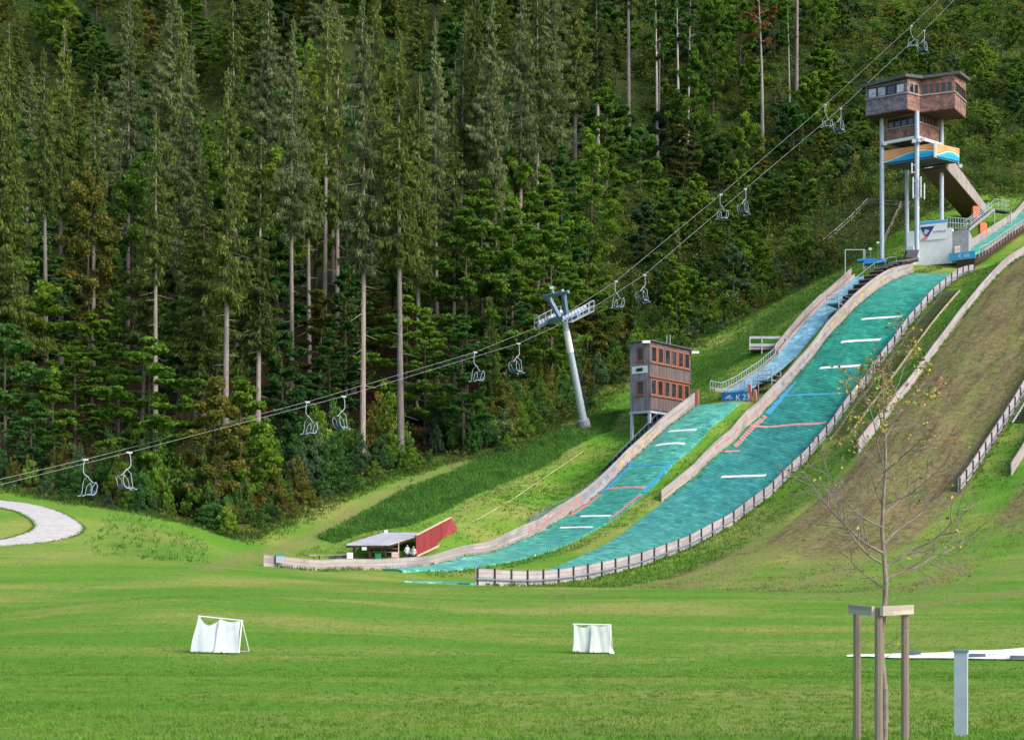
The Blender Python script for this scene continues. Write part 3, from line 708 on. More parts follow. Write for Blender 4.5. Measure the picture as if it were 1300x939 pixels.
def window(par, o, ex, x0, x1, z0, z1, fr=.09, mat=None, gl=None, n=None, inset=.06, sill=True, bars=0):
    n = n or ex.cross(Z)
    mb = MB()
    def bar(a, c, ww, hh): mb.box(o+ex*((a[0]+c[0])/2)+Z*((a[1]+c[1])/2)-n*.02, ex*ww, n*.12, Z*hh)
    bar((x0, z0), (x0, z1), fr, z1-z0+fr); bar((x1, z0), (x1, z1), fr, z1-z0+fr)
    bar((x0, z1), (x1, z1), x1-x0-fr, fr); bar((x0, z0), (x1, z0), x1-x0-fr, fr)
    for k in range(bars):
        x = x0+(x1-x0)*(k+1)/(bars+1); bar((x, z0), (x, z1), fr*.7, z1-z0-fr)
    if sill: mb.box(o+ex*((x0+x1)/2)+Z*(z0-fr*.9)+n*.06, ex*(x1-x0+fr*2.2), n*.2, Z*fr*.7)
    f = mb.build('window', mat or M['winframe'], par)
    g = MB(); c = o+ex*((x0+x1)/2)+Z*((z0+z1)/2)-n*inset; g.box(c, ex*(x1-x0-fr*.6), n*.03, Z*(z1-z0-fr*.6)); g.build('pane', gl or M['glass'], f)
    return f
n_r = E1.cross(Z)          # right (camera-right) side looks at the slopes
hs = [(.35+i*1.5, .35+i*1.5+1.1, zz, zz+1.75) for zz in (1.95, 5.75) for i in range(6)]
wallq(jt, 'wall_upper', pt(0, 0, 4.0), E1, L1, H-4.0, M['cladding_sunlit'], [(a, b_, c-4, d-4) for a, b_, c, d in hs if c > 4])
wallq(jt, 'wall_lower', pt(0, .06, 0), E1, L1, 3.96, M['cladding_sunlit'], [h for h in hs if h[2] < 4])
for h in hs: window(jt, pt(0, 0 if h[2] > 4 else .06, 0), E1, *h, fr=.16)
MB().box(pt(L1/2, .0, 3.98), E1*(L1+.1), E2*.25, Z*.12).build('belt_board', M['winframe'], jt)
fl = -E2; o2 = pt(0, L2, 0); nl = fl.cross(Z)
hw_ = [(.95, 1.85, 1.95, 3.5), (.95, 1.85, 5.9, 7.4)]
wallq(jt, 'wall_end', o2, fl, L2, H, M['cladding'], hw_)
for h in hw_: window(jt, o2, fl, *h, fr=.16)
wallq(jt, 'wall_back', pt(L1, L2, 0), -E1, L1, H, M['cladding']); wallq(jt, 'wall_far_end', pt(L1, 0, 0), E2, L2, H, M['cladding'])
MB().prism([pt(.05, .05, .1), pt(L1-.05, .05, .1), pt(L1-.05, L2-.05, .1), pt(.05, L2-.05, .1)], .12).build('floor', M['darkwood'], jt)
MB().prism([pt(-.25, -.3, H), pt(L1+.3, -.3, H), pt(L1+.3, L2+.3, H), pt(-.25, L2+.3, H)], .16).build('roof', M['roof_metal'], jt)
MB().box(pt(L1/2, 0, -.12), E1*(L1+.1), E2*.25, Z*.24).box(pt(0, L2/2, -.12), E1*.22, E2*(L2-.25), Z*.24).box(pt(L1/2, L2, -.12), E1*(L1+.1), E2*.25, Z*.24).build('floor_beam', M['steel_light'], jt)
for a, b_ in ((.15, .15), (.15, L2-.15), (L1-.3, .15), (L1-.3, L2-.15)):
    p = pt(a, b_, -.24); g_ = onG(p.x, p.y, -.3)
    if g_.z < p.z: MB().box((p+g_)/2, E1*.3, E2*.3, Z*(p.z-g_.z)).build('leg', M['steel_light'], jt)
sgn = MB().box(o2+fl*1.32+Z*4.85+nl*.05, fl*2.1, nl*.06, Z*.85).build('sign', M['white'], jt)
lg = MB(); o = o2+fl*1.0+Z*4.85+nl*.1
for k in range(3):
    x = k*.26; lg.face([o+fl*(x-.25)-Z*.1, o+fl*(x-.05)-Z*.16, o+fl*(x+.32)+Z*.2, o+fl*(x+.05)+Z*.22]); lg.face([o+fl*(x-.1)-Z*.24, o+fl*(x+.16)-Z*.22, o+fl*(x+.36)+Z*.02, o+fl*(x+.24)+Z*.12])
lg.build('logo', M['logo'], sgn)
for p in (pt(-.1, .25, H-.12)-E1*.35, pt(L1+.1, -.2, H-.3)-E2*.3):
    mb = MB(); mb.box(p, E1*.55-E2*.7, (E2*.55+E1*.5)*.6, Z*.3); mb.build('floodlight', M['white'], jt)
MB().tube(pt(6.2, 1.5, H), pt(6.2, 1.5, H+1.5), .04, n=5).tube(pt(7.0, 1.5, H), pt(7.0, 1.5, H+1.7), .04, n=5).build('antenna', M['steel_light'], jt)
mb = MB()   # stair under the cabin up from the slope
for i in range(16):
    p = G(46+i*.62, 19.6, .3+.06*i); mb.box(p, E2*1.1, E1*.5, Z*.08)
for w_ in (19.0, 20.2): mb.beam(G(45.5, w_, .2), G(56, w_, 1.3), .1, .25)
mb.build('access_stair', M['steel_dark'], jt)
mb = MB(); A, B = G(46, 18.9, .3), G(56, 18.9, 1.3)
for k in np.linspace(0, 1, 12): p = A.lerp(B, k); mb.tube(p, p+Z*.95, .025, n=5)
mb.tube(A+Z*.95, B+Z*.95, .03, n=5); mb.build('stair_rail', M['blue_grey'], jt)
# red capped end of the small fence
e = G(60.6, 16.9, 0); MB().box(e+Z*1.0, V*.5, U*.12, Z*1.9).build('end_board', M['pinkred'], fs)
# ---------------------------------------------------------------- big judges tower
bt = thing('judges_tower', 'tall shingled judges tower on steel columns with a colourful banded balcony at the hilltop', 'judges tower', P(1160, 328, 200))
C0 = P(1164, 328, 199); e2 = Vector((-.79, .61, 0)).normalized(); e1 = Vector((.77, .64, 0)).normalized(); c0 = Vector((C0.x, C0.y, 0))
ZC0, ZL0, ZR0 = C0.z, P(1119, 328, 202).z, P(1199, 302, 203).z
zb_low = P(1164, 172.5, 199).z; z_up0 = P(1152, 139, 198).z
Lf, Rt, Bk = c0+e2*5.2, c0+e1*6.1, c0+e2*5.2+e1*6.1
for p, zb, zt_, r_ in ((c0, ZC0-.4, z_up0, .33), (Lf, ZL0-.4, z_up0, .32), (Rt, ZR0-2.5, z_up0, .30), (Bk, gz(Bk.x, Bk.y)-.4, zb_low, .30)):
    MB().tube(Vector((p.x, p.y, zb)), Vector((p.x, p.y, zt_)), r_, n=14).build('column', M['steel_light'], bt, smooth=False)
def zz(p, h): return Vector((p.x, p.y, h))
h_low = P(1164, 148, 199).z-zb_low
def obox(par, nm, poly, z0, hgt, mat): return MB().prism([zz(p, z0) for p in poly], hgt).build(nm, mat, par)
low = [c0, Rt, Bk, Lf]
mb = MB()
for a, c in ((c0, Lf), (c0, Rt), (Rt, Bk), (Lf, Bk)): mb.beam(zz(a, zb_low-.2), zz(c, zb_low-.2), .35, .42)
mb.build('floor_beam', M['white'], bt)
hl = z_up0-zb_low
def cabin_wall(o, ex, w_, hgt, mat, band, n_, gl, bars=0, frm=None, edge=.35, top=None):
    z0, z1 = band; ww = (w_-2*edge)/n_
    hs = [(edge+i*ww+.07, edge+(i+1)*ww-.07, z0, z1) for i in range(n_)]
    wallq(bt, 'wall', o, ex, w_, hgt, mat, hs)
    for h, g_ in zip(hs, gl if isinstance(gl, list) else [gl]*n_): window(bt, o, ex, *h, fr=.1, gl=g_, bars=bars, mat=frm or M['darkwood'], sill=False)
    MB().box(o+ex*(w_/2)+Z*(z0-.13)+ex.cross(Z)*.06, ex*w_, ex.cross(Z)*.16, Z*.16).build('sill', M['fence'], bt)
gd, gs = M['glass'], M['glass_sky']
in_ = .3
cl = c0+e2*.25+e1*.25
cabin_wall(zz(Lf-e2*.35+e1*.25, zb_low), -e2, 4.6, hl, M['shingle_red'], (1.85, 3.0), 4, gd)
cabin_wall(zz(c0+e1*.35+e2*.2, zb_low), e1, 5.4, hl, M['shingle_red'], (2.25, 3.55), 6, M['cladding_sunlit'])
cabin_wall(zz(Rt-e1*.3+e2*.3, zb_low), e2, 4.6, hl, M['shingle_red'], (1.9, 3.0), 3, gd); cabin_wall(zz(Bk-e1*.3-e2*.3, zb_low), -e1, 5.4, hl, M['shingle_red'], (1.9, 3.0), 3, gd)
obox(bt, 'floor', [p*.97+(c0+Bk)/2*.03 for p in low], zb_low-.03, .12, M['soffit'])
# upper cabin
A = P(1099, 148, 201.2); B = P(1152, 139, 198); Cc = P(1168, 143, 199.4); D = P(1212, 138, 197.6)
A, B, Cc, D = [Vector((p.x, p.y, 0)) for p in (A, B, Cc, D)]
bk = Vector((.55, .83, 0))*5.6; E, Fp = D+bk, A+bk
upoly = [A, B, Cc, D, E, Fp]; hu = P(1152, 100, 198).z-z_up0; w0_, w1_ = P(1152, 116.5, 198).z-z_up0, P(1152, 104.5, 198).z-z_up0
obox(bt, 'floor', upoly, z_up0-.02, .15, M['soffit'])
def uw(a, c, mat, n_, gl, edge=.3, frm=None, bars=0):
    ex = (c-a); L = ex.length; ex.normalize(); cabin_wall(zz(a, z_up0), ex, L, hu, mat, (w0_, w1_), n_, gl, edge=edge, frm=frm, bars=bars)
uw(A, B, M['shingle_grey'], 4, [gs, gs, M['glass'], gs], edge=.3); uw(B, Cc, M['shingle_red'], 2, gd, frm=M['fence'])
uw(Cc, D, M['shingle_red'], 5, [gd, gd, gd, gd, gd], frm=M['winframe'], bars=0); uw(D, E, M['shingle_red'], 4, gd); uw(E, Fp, M['shingle_grey'], 4, gd); uw(Fp, A, M['shingle_grey'], 4, gd)
# the band above the windows and the tilted roof
zr = z_up0+hu
rp = [(A, -.25), (B, .1), (Cc, .25), (D, .45), (E, 1.1), (Fp, .75)]
ctr = sum(upoly, Vector())/6
mb = MB(); ov = [zz(p+(p-ctr).normalized()*.75, zr+h_) for p, h_ in rp]
mb.face(ov); mb.face([p+Z*.42 for p in ov]); n6 = len(ov)
for i in range(n6): a, c = ov[i], ov[(i+1) % n6]; mb.face([a, c, c+Z*.42, a+Z*.42])
mb.build('roof', M['roof_metal'], bt)
mb = MB()
for i in range(6):
    a, c = rp[i], rp[(i+1) % 6]; nrm = (c[0]-a[0]).cross(Z).normalized()*.05
    mb.face([zz(a[0]+nrm*.1, zr-.02), zz(c[0]+nrm*.1, zr-.02), zz(c[0]+nrm*.1, zr+c[1]+.1), zz(a[0]+nrm*.1, zr+a[1]+.1)])
mb.build('eaves_board', M['shingle_red'], bt)
# balcony platform with the wave-printed band
pL, pC = P(1121, 210, 202), P(1187, 200, 198); pR = P(1218, 207, 200.8); zb = pC.z
pL, pC, pR = [Vector((p.x, p.y, 0)) for p in (pL, pC, pR)]; pB = pL+(pR-pC)
MB().prism([zz(p, zb+.05) for p in (pL, pC, pR, pB)], .22).build('balcony_floor', M['roof_metal'], bt)
def wave_mat():
    m, n, bs, o = nt('wave_print'); b = NB(n); uv = b.uv(); sx = b.new('ShaderNodeSeparateXYZ'); b.link(uv, sx.inputs[0])
    u_, v_ = sx.outputs[0], sx.outputs[1]
    s_ = b.math('MULTIPLY', b.math('SINE', b.math('MULTIPLY', b.math('SUBTRACT', u_, .28), 4.0)), .24)
    h = b.math('SUBTRACT', v_, b.math('ADD', s_, .42))
    f = b.noise(b.map(uv, (3,2,1)), 1.0, 2)
    c = b.ramp(b.math('ADD', b.math('MULTIPLY', h, .5), .5), [(0, (.02,.45,.72)), (.36, (.03,.38,.70)), (.46, (.05,.50,.70)), (.50, (.80,.85,.85)), (.525, (.70,.06,.05)), (.56, (.80,.50,.10)), (.62, (.80,.38,.20)), (.8, (.75,.36,.20))])
    b.link(b.mix(c, b.ramp(f, [(.35, (.8,.8,.85)), (.65, (1.25,1.2,1.1))]), .7, 'MULTIPLY'), bs.inputs['Base Color']); return m
M['wave'] = wave_mat(); hb = 18.5*198/F
for a, c in ((pL, pC), (pC, pR)):
    mb = MB(); nrm = (c-a).cross(Z).normalized()*.08
    N = 1
    mb.face([zz(a, zb), zz(c, zb), zz(c, zb+hb), zz(a, zb+hb)], [(0,0),(1,0),(1,1),(0,1)]); a2, c2 = a-nrm, c-nrm
    mb.face([zz(c2, zb), zz(a2, zb), zz(a2, zb+hb), zz(c2, zb+hb)], [(0,.4)]*4); mb.face([zz(a, zb+hb), zz(c, zb+hb), zz(c2, zb+hb), zz(a2, zb+hb)], [(0,.5)]*4)
    mb.build('printed_band', M['wave'], bt)
MB().box(zz(pC+Vector((-.02,-.1,0)), zb+hb/2), Vector((.28,-.1,0)), Vector((.1,.14,0)), Z*(hb+.04)).build('corner_trim', M['white'], bt)
# ramp from the balcony to the hillside
r0a, r0b = P(1172, 212, 203), P(1200, 228, 201); r1 = P(1251, 270, 216); ax = Vector((r1.x-r0b.x, r1.y-r0b.y, 0)).normalized(); sd = ax.cross(Z)
a0 = zz(r0b, zb-.3); a1 = Vector((r1.x, r1.y, r1.z)); wd = 3.4
mb = MB(); mb.strip([a0, a1], [a0-sd*wd, a1-sd*wd], [0, 20], 0, 3, Vector((0,0,-.3))); mb.build('ramp_deck', M['steel_dark'], bt)
for s_, mat in ((0, M['fence']), (wd, M['fence2'])):
    mb = MB(); q0, q1 = a0-sd*s_-Z*.3, a1-sd*s_-Z*.3; Lr = (q1-q0).length; hh = 2.5
    for off in (0, .1):
        mb.face([q0+sd*off, q1+sd*off, q1+sd*off+Z*hh*.6, q0+sd*off+Z*hh], [(0,0),(0,Lr),(hh*.6,Lr),(hh,0)])
    mb.face([q0+Z*hh, q1+Z*hh*.6, q1+Z*hh*.6+sd*.1, q0+Z*hh+sd*.1]); mb.face([q0, q1, q1+sd*.1, q0+sd*.1]); mb.face([q1, q1+sd*.1, q1+sd*.1+Z*hh*.6, q1+Z*hh*.6])
    mb.build('ramp_side', mat, bt)
MB().prism([a0-Z*.32, a1-Z*.32, a1-sd*wd-Z*.32, a0-sd*wd-Z*.32], -.05).build('ramp_soffit', M['soffit'], bt)
# antennas and lamps on the corner column
def ant(dx, y0, y1, nm='antenna'):
    p = P(1164+dx, y1, 198.4); q = P(1164+dx, y0, 198.4)
    mb = MB().tube(p, q, .09, n=7)
    for k in (.15, .85): s_ = p.lerp(q, k); mb.tube(s_, zz(c0, s_.z), .03, n=5)
    mb.build(nm, M['white'], bt)
ant(-6.5, 207, 220); ant(-5, 225, 252); ant(9.5, 233, 253); ant(5, 224, 250)
for dx, py in ((-4, 179.5), (3, 178.5), (7, 177)):
    p = P(1164+dx, py, 198.2); MB().box(p, (.55,0,0), (0,.4,0), (0,0,.5)).box(p+Vector((0,.3,-.1)), (.2,0,0), (0,.8,0), (0,0,.12)).build('floodlight', M['steel'], bt)
p = P(1123, 183, 201.5); MB().box(p, (.6,0,0), (0,.4,0), (0,0,.45)).box(p+Vector((-.3,.3,0)), (.6,0,0), (0,.2,0), (0,0,.12)).build('floodlight', M['steel'], bt)
p = P(1219, 211, 200.5); MB().box(p, (.5,0,0), (0,.4,0), (0,0,.5)).box(p+Vector((-.2,.2,.35)), (.1,0,0), (0,.1,0), (0,0,.6)).build('floodlight', M['steel'], bt)
# ---------------------------------------------------------------- white base building with banner
bb = thing('base_building', 'white rendered base building under the hilltop tower with a sports banner', 'building', P(1190, 325, 199))
q0, q1 = P(1151, 330, 201.3), P(1209, 321, 198.8); q0.z = q1.z = 0
exb = (q1-q0).normalized(); nb_ = exb.cross(Z); back = -nb_*5.2; zlo = P(1209, 334, 198.8).z; zhi = P(1209, 289, 198.8).z; Lb = (q1-q0).length
MB().prism([zz(q0, zlo), zz(q1, zlo), zz(q1+back, zlo), zz(q0+back, zlo)], zhi-zlo).build('wall', M['plaster'], bb)
MB().prism([zz(q1, zlo)+exb*.01, zz(q1+exb*2.2, zlo), zz(q1+exb*2.2+back, zlo), zz(q1+back, zlo)+exb*.01], zhi-zlo-.5).build('side_annex', M['concrete'], bb)
MB().box(zz(q0, zlo+1.4)+nb_*.5+exb*.6, exb*1.0, nb_*1.0, Z*2.6).build('plinth_block', M['plaster'], bb)
bo = zz(q0.lerp(q1, .30), P(1168, 303, 199).z)+nb_*.12; Lw, Hw = Lb*.585, 2.75
bn = MB().box(bo+exb*Lw/2+Z*Hw/2, exb*Lw, nb_*.05, Z*Hw).build('banner', M['white'], bb)
f0 = bo+nb_*.05
MB().face([f0+Z*(Hw-.5), f0+exb*Lw+Z*(Hw-.42), f0+exb*Lw+Z*(Hw-.05), f0+Z*(Hw-.05)]).build('banner_stripe', M['cyan'], bn)
MB().face([f0+Z*1.7+exb*.1+nb_*.01, f0+exb*.9+Z*.15+nb_*.01, f0+exb*2.0+Z*1.95+nb_*.01, f0+exb*.1+Z*1.95+nb_*.01]).build('banner_picture', M['navy'], bn)
MB().face([f0+exb*.5+Z*1.05+nb_*.02, f0+exb*.85+Z*.75+nb_*.02, f0+exb*1.3+Z*1.35+nb_*.02, f0+exb*.7+Z*1.6+nb_*.02]).build('banner_picture', M['steel_light'], bn)
MB().face([f0+exb*.1+Z*.1+nb_*.02, f0+exb*.95+Z*.1+nb_*.02, f0+exb*1.1+Z*.6+nb_*.02, f0+exb*.6+Z*.5+nb_*.02]).build('banner_picture', M['pinkred'], bn)
text_mb('OLYMPIAZEL', f0+exb*1.72+Z*1.0+nb_*.03, exb, Z, .33).build('lettering', M['navy'], bn)
# railing on the building roof, walkway and stair to the ramp
wr = thing('steel_walkway', 'galvanised railed walkway and stair from the white building up to the ramp', 'walkway', P(1225, 290, 203))
k0, k1, k2, k3 = P(1203, 289, 202), P(1230, 291, 203), P(1262, 265, 213), P(1283, 268, 214)
sdw = Vector((-.4, 1.2, 0))
mb = MB(); mb.prism([k0, k1, k1+sdw, k0+sdw], -.2); mb.prism([k2, k3, k3+sdw, k2+sdw], -.2); mb.build('deck', M['steel_dark'], wr)
mb = MB()
for i in range(15):
    p = k1.lerp(k2, (i+.5)/15); mb.box(p+sdw*.5, (k2-k1).normalized()*.5, sdw, Z*.06)
mb.build('treads', M['steel_dark'], wr)
MB().beam(k1-Z*.1, k2-Z*.1, .1, .4).beam(k1+sdw-Z*.1, k2+sdw-Z*.1, .1, .4).build('stringer', M['steel'], wr)
mb = MB()
def railing(mb, a, c, h=1.25, n=8, bars=2):
    for k in np.linspace(0, 1, n): p = a.lerp(c, k); mb.tube(p, p+Z*h, .035, n=5)
    for k in range(1, bars+1): mb.tube(a+Z*h*k/bars, c+Z*h*k/bars, .035, n=5)
railing(mb, k0, k1, 1.5, 9); railing(mb, k1, k2, 1.3, 10); railing(mb, k2, k3, 1.5, 5); railing(mb, k3, k3+sdw, 1.5, 2); railing(mb, k1+sdw, k2+sdw, 1.3, 8)
mb.build('railing', M['steel_light'], wr)
MB().tube(onG(k3.x, k3.y, -.3), k3, .1, n=6).tube(onG(k2.x, k2.y, -.3), k2, .1, n=6).build('prop', M['steel'], wr)
for (px, pa, pb_, d_, wdt, lb) in ((1247.5, 301, 284, 207, 1.05, 'orange padded block standing beside the inrun boards below the stair'), (1238.5, 278, 263, 212, 1.1, 'orange padded block half hidden behind the stair railing')):
    a, c = P(px, pa, d_), P(px, pb_, d_); mb = MB(); mb.box((a+c)/2, (wdt,.2,0), (-.1,.6,0), c-a); mb.box(c+Z*.06, (wdt*.8,.15,0), (-.08,.45,0), Z*.12)
    tag(mb.build('padded_block', M['orange']), lb, 'pad')
# stair treads seen beside building
# ---------------------------------------------------------------- K 60 inrun
k6 = thing('inrun_ramp', 'inrun with boarded side wall and sign reading K 60, right of the white building', 'inrun', G(112, 3))
Kt, Kz = trk([(1225,323),(1240,316),(1263,300),(1300,276)], 4.0)
Kt += [150, 165]; Kz += [Kz[-1]+(150-Kt[3])*.6, Kz[-1]+(165-Kt[3])*.62]
def KH(t, w_, h=0): x, y = HW(t, w_); return Vector((x, y, float(np.interp(t, Kt, Kz))+h))
ts = np.linspace(Kt[0], 164, 40)
mb = MB(); mb.strip([KH(t, 2.6) for t in ts], [KH(t, 5.2) for t in ts], list(ts), 0, 2.6, Vector((0,0,-.3))); mb.build('track', M['mat_small'], k6)
wallstrip(k6, 'side_wall', Kt[0]-.5, 164, 5.3, 1.5, 1.3, M['fence'], fz=KH, base=-.3); wallstrip(k6, 'side_wall', Kt[0]+3, 164, 2.45, .55, .55, M['fence2'], fz=KH, base=-.3)
mb = MB(); q = np.linspace(Kt[0]+1, 150, 30)
for t in q: mb.tube(KH(t, 2.3, -.8), KH(t, 2.3, .55), .04, n=5)
for a, c in zip(q, q[1:]): mb.tube(KH(a, 2.3, .55), KH(c, 2.3, .55), .04, n=5)
mb.build('railing', M['steel_light'], k6)
mb = MB(); mb.strip([KH(t, 5.2, -.32) for t in ts], [KH(t, 2.6, -.32) for t in ts], list(ts), 0, 2.6, Vector((0,0,-1.2))); mb.build('substructure', M['darkwood'], k6)
sa, sb = P(1205, 330, 193), P(1238, 326, 191); exs = (sb-sa); exs.z = 0; Ls = exs.length; exs.normalize(); sa.z -= .1
sg = MB().box(sa+exs*Ls/2+Z*.45, exs*Ls, exs.cross(Z)*.14, Z*1.0).build('takeoff_sign', M['cyan'], k6)
text_mb('K 60', sa+exs*1.25+Z*.16+exs.cross(Z)*.09, exs, Z, .78).build('lettering', M['textwhite'], sg)
# ---------------------------------------------------------------- small things at the hilltop
def handrail(label, pix, d, base=40):
    r = thing('timber_handrail', label, 'handrail', P(*pix[0], d), 'weathered stair handrails left of the hilltop tower')
    pts = [hit(a, b_+9, 150)+Z*1.0 for a, b_ in pix]
    mb = MB()
    for h_ in (0, -.55):
        for a, c in zip(pts, pts[1:]): mb.beam(a+Z*h_, c+Z*h_, .07, .16)
    mb.build('rail', M['fence2'], r)
    for p in pts[0::1]:
        g_ = onG(p.x, p.y, -.2); MB().beam(g_ if g_.z < p.z-.7 else p-Z*1.2, p+Z*.05, .1, .1, up=(0,1,0)).build('post', M['fence2'], r)
    return r
handrail('long sloping timber handrail left of the hilltop tower', [(1045,303),(1062,289),(1081,272),(1101,251)], 208)
handrail('horizontal timber handrail behind the tower\'s left column', [(1102,251),(1122,253),(1143,255)], 212)
handrail('short steep handrail just right of the tower\'s left column', [(1120,306),(1132,281),(1144,255)], 207)
r = thing('crossbar_barrier', 'low grey steel barrier with one crossbar at the grass edge', 'frame', P(1085, 328, 205))
a, c = P(1073, 317, 205), P(1098, 317, 205)
MB().beam(a, c, .12, .12).build('crossbar', M['steel'], r)
for p in (a, c, c+Vector((-.3,-.4,0))): MB().beam(onG(p.x, p.y, -.2), p, .14, .14, up=(0,1,0)).build('post', M['steel'], r)
r = thing('marker_sign', 'tiny white sign on a thin post left of the tower\'s left column', 'sign', P(1105, 329, 203))
p = P(1105, 316, 203); MB().tube(onG(p.x, p.y, -.2), p, .035, n=5).build('post', M['steel'], r); MB().box(p, (.5,.1,0), (0,.05,0), (0,0,.32)).build('panel', M['white'], r)
r = thing('marker_sign', 'tiny white sign just beside the foot of the tower\'s left column', 'sign', P(1115, 329, 203))
p = P(1114.5, 308, 203); MB().tube(onG(p.x, p.y, -.2), p, .035, n=5).build('post', M['steel'], r); MB().box(p, (.42,.1,0), (0,.05,0), (0,0,.3)).build('panel', M['white'], r)
p = P(1111, 333, 196); q = P(1096, 329.5, 197.5); mb = MB(); mb.box(p, (3.0,-.5,.15), (.4,1.6,0), (0,0,.5)); mb.box(p+Vector((-1.2,.3,.3)), (2.4,-.3,0), (.3,1.2,0), (0,0,.3))
tag(mb.build('foam_mat', M['blue']), 'folded bright blue foam mat lying at the top of the broad steps', 'mat')
p = P(1146, 331, 197); mb = MB(); mb.beam(P(1128, 336, 197), P(1166, 329, 196), 1.6, .35); mb.build('timber_sill', M['fence2'])
tag(bpy.data.objects['timber_sill'], 'grey timber sill beam at the foot of the tower columns', 'beam')
p = P(1158, 323, 197.5); mb = MB(); mb.prism([p+Vector((-.9,0,-.4)), p+Vector((.7,0,-.4)), p+Vector((.7,1.2,-.4)), p+Vector((-.9,1.2,-.4))], Vector((.35,.2,1.1)))
tag(mb.build('covered_crate', M['steel_dark']), 'dark tarpaulin-covered crate at the foot of the corner column', 'crate')
# ---------------------------------------------------------------- chairlift
LA = Vector((-37.6, 124, 0)); ld = Vector((46.15, 42, 0)).normalized(); lp = Vector((-ld.y, ld.x, 0))
def onlift(px, py, off):
    o = LA+lp*off; k = (px-PX0)/F
    s = (k*o.y-o.x)/(ld.x-k*ld.y); q = o+ld*s
    return s, Vector((q.x, q.y, ZC+(PYH-py)*q.y/F))
RA = [(0,608),(108,583),(390,510),(603,447),(709,404),(782,357),(915,247),(1048,133),(1157,33),(1210,-18)]
RB = [(0,615),(164,574),(436,503),(658,436),(741,398),(818,349),(946,240),(1067,138),(1173,39),(1225,-14)]
def rope(pix, off, label):
    pts = [onlift(a, b_, off)[1] for a, b_ in pix]
    d0 = pts[0]+(pts[0]-pts[1]).normalized()*60; d0.z = pts[0].z-6
    d1 = pts[-1]+(pts[-1]-pts[-2])*2.2
    pts = [d0]+pts+[d1]
    # smooth within the spans
    mb = MB(); mb.path(resample(pts, 6), .015, 5)
    return tag(mb.build('lift_cable', M['steel']), label, 'cable', 'chairlift cables')
rope(RA, 2, 'chairlift cable on the far side, upper of the two lines'); rope(RB, -2, 'chairlift cable on the near side, lower of the two lines')
M['seatdark'] = plain('grey_blue_seat_plastic', (.09,.14,.23), .6)
def make_chair(label):
    r = thing('lift_chair', label, 'chairlift chair', (0,0,0), 'chairs hanging from the chairlift cables')
    mb = MB(); mb.box((0,0,-.02), (.55,0,0), (0,.14,0), (0,0,.16)); mb.build('grip', M['steel'], r)
    mb = MB(); mb.path([Vector(p) for p in ((0,0,0),(-.14,0,-.45),(-.17,0,-1.1),(-.02,0,-1.38),(.22,0,-1.5))], .034, 7)
    mb.path([Vector(p) for p in ((.22,0,-1.45),(.5,0,-1.85),(.78,0,-2.05))], .036, 7); mb.build('hanger_arm', M['steel_light'], r)
    mb = MB(); mb.tube((.78,-.6,-2.05), (.78,.6,-2.05), .034, n=6)
    for y in (-.6, .6):
        mb.path([Vector(p) for p in ((.78,y,-2.05),(.9,y,-2.4),(.78,y,-2.95),(.55,y,-3.2),(-.1,y,-3.15))], .027, 6)
        mb.path([Vector(p) for p in ((.78,y,-2.05),(.45,y,-2.4),(.3,y,-3.0),(.4,y,-3.2))], .020, 6)
    mb.path([Vector(p) for p in ((.22,0,-1.5),(.08,.5,-1.9),(.02,.58,-2.7),(-.05,.58,-3.1))], .025, 5)
    mb.build('frame', M['steel_light'], r)
    mb = MB()
    for y in (-.3, .3): mb.box((.25,y,-3.12), (.75,0,.06), (0,.54,0), (-.01,0,.1)); mb.box((.66,y,-2.95), (.12,0,.36), (0,.46,0), (.05,0,-.02))
    mb.build('seat', M['seatdark'], r)
    mb = MB(); mb.path([Vector(p) for p in ((-.05,.5,-3.1),(-.42,.5,-3.3),(-.5,.5,-3.22))], .03, 5).path([Vector(p) for p in ((-.05,-.5,-3.1),(-.42,-.5,-3.3),(-.5,-.5,-3.22))], .03, 5).tube((-.42,-.5,-3.3), (-.42,.5,-3.3), .03, n=5)
    mb.build('footrest', M['steel_light'], r)
    return r
lowd = ['above the road bend', 'above the dark edge bushes', 'left of the lift pylon', 'just right of the lift pylon', 'beyond the K 23 inrun', 'left of the hilltop tower cabin', 'above the hilltop tower roof']
proto = None; ang = math.atan2(ld.y, ld.x)
for off, pix, nm in ((2, [(108,583),(390,510),(603,447),(782,357),(915,247),(1048,133),(1157,33)], 'far'), (-2, [(164,574),(436,503),(658,436),(818,349),(946,240),(1067,138),(1173,39)], 'near')):
    for i, (a, b_) in enumerate(pix):
        lab = ('blue seat lift chair on the %s cable %s' % (nm, lowd[i]))
        if proto is None: o = proto = make_chair(lab)
        else:
            o = proto.copy(); COL.objects.link(o); o['label'] = lab
            for ch in proto.children:
                if True:
                    c_ = ch.copy(); COL.objects.link(c_); c_.parent = o
        o.location = onlift(a, b_, off)[1]; o.rotation_euler.z = ang+(0 if nm == 'far' else math.pi)
# pylon
b0 = hit(742, 541, 120)
top = P(717, 409, 163.5)
py_ = thing('lift_pylon', 'leaning pale steel chairlift pylon with sheave trains and a railed work platform', 'lift pylon', b0)
axd = (top-b0).normalized()
MB().tube(b0-axd*.5, b0+axd*.9, .8, .72, 14).build('foot', M['concrete'], py_)
MB().tube(b0+axd*.8, top, .48, .31, 16).build('shaft', M['steel_light'], py_)
p = b0+axd*((top-b0).length*.72); q = p+axd*2.6; MB().tube(p, q, .415, .375, 16).build('white_panel', M['white'], py_)
mb = MB(); sx_ = ld*.75+lp*-.25
for s_ in (-.2, .2): mb.tube(b0+axd*1.5+sx_*1.05+lp*s_, top+sx_*.75+lp*s_, .03, n=5)
for k in range(34):
    c = (b0+axd*1.6+sx_*1.03).lerp(top+sx_*.76, k/33); mb.tube(c-lp*.2, c+lp*.2, .022, n=4)
mb.build('ladder', M['steel_dark'], py_)
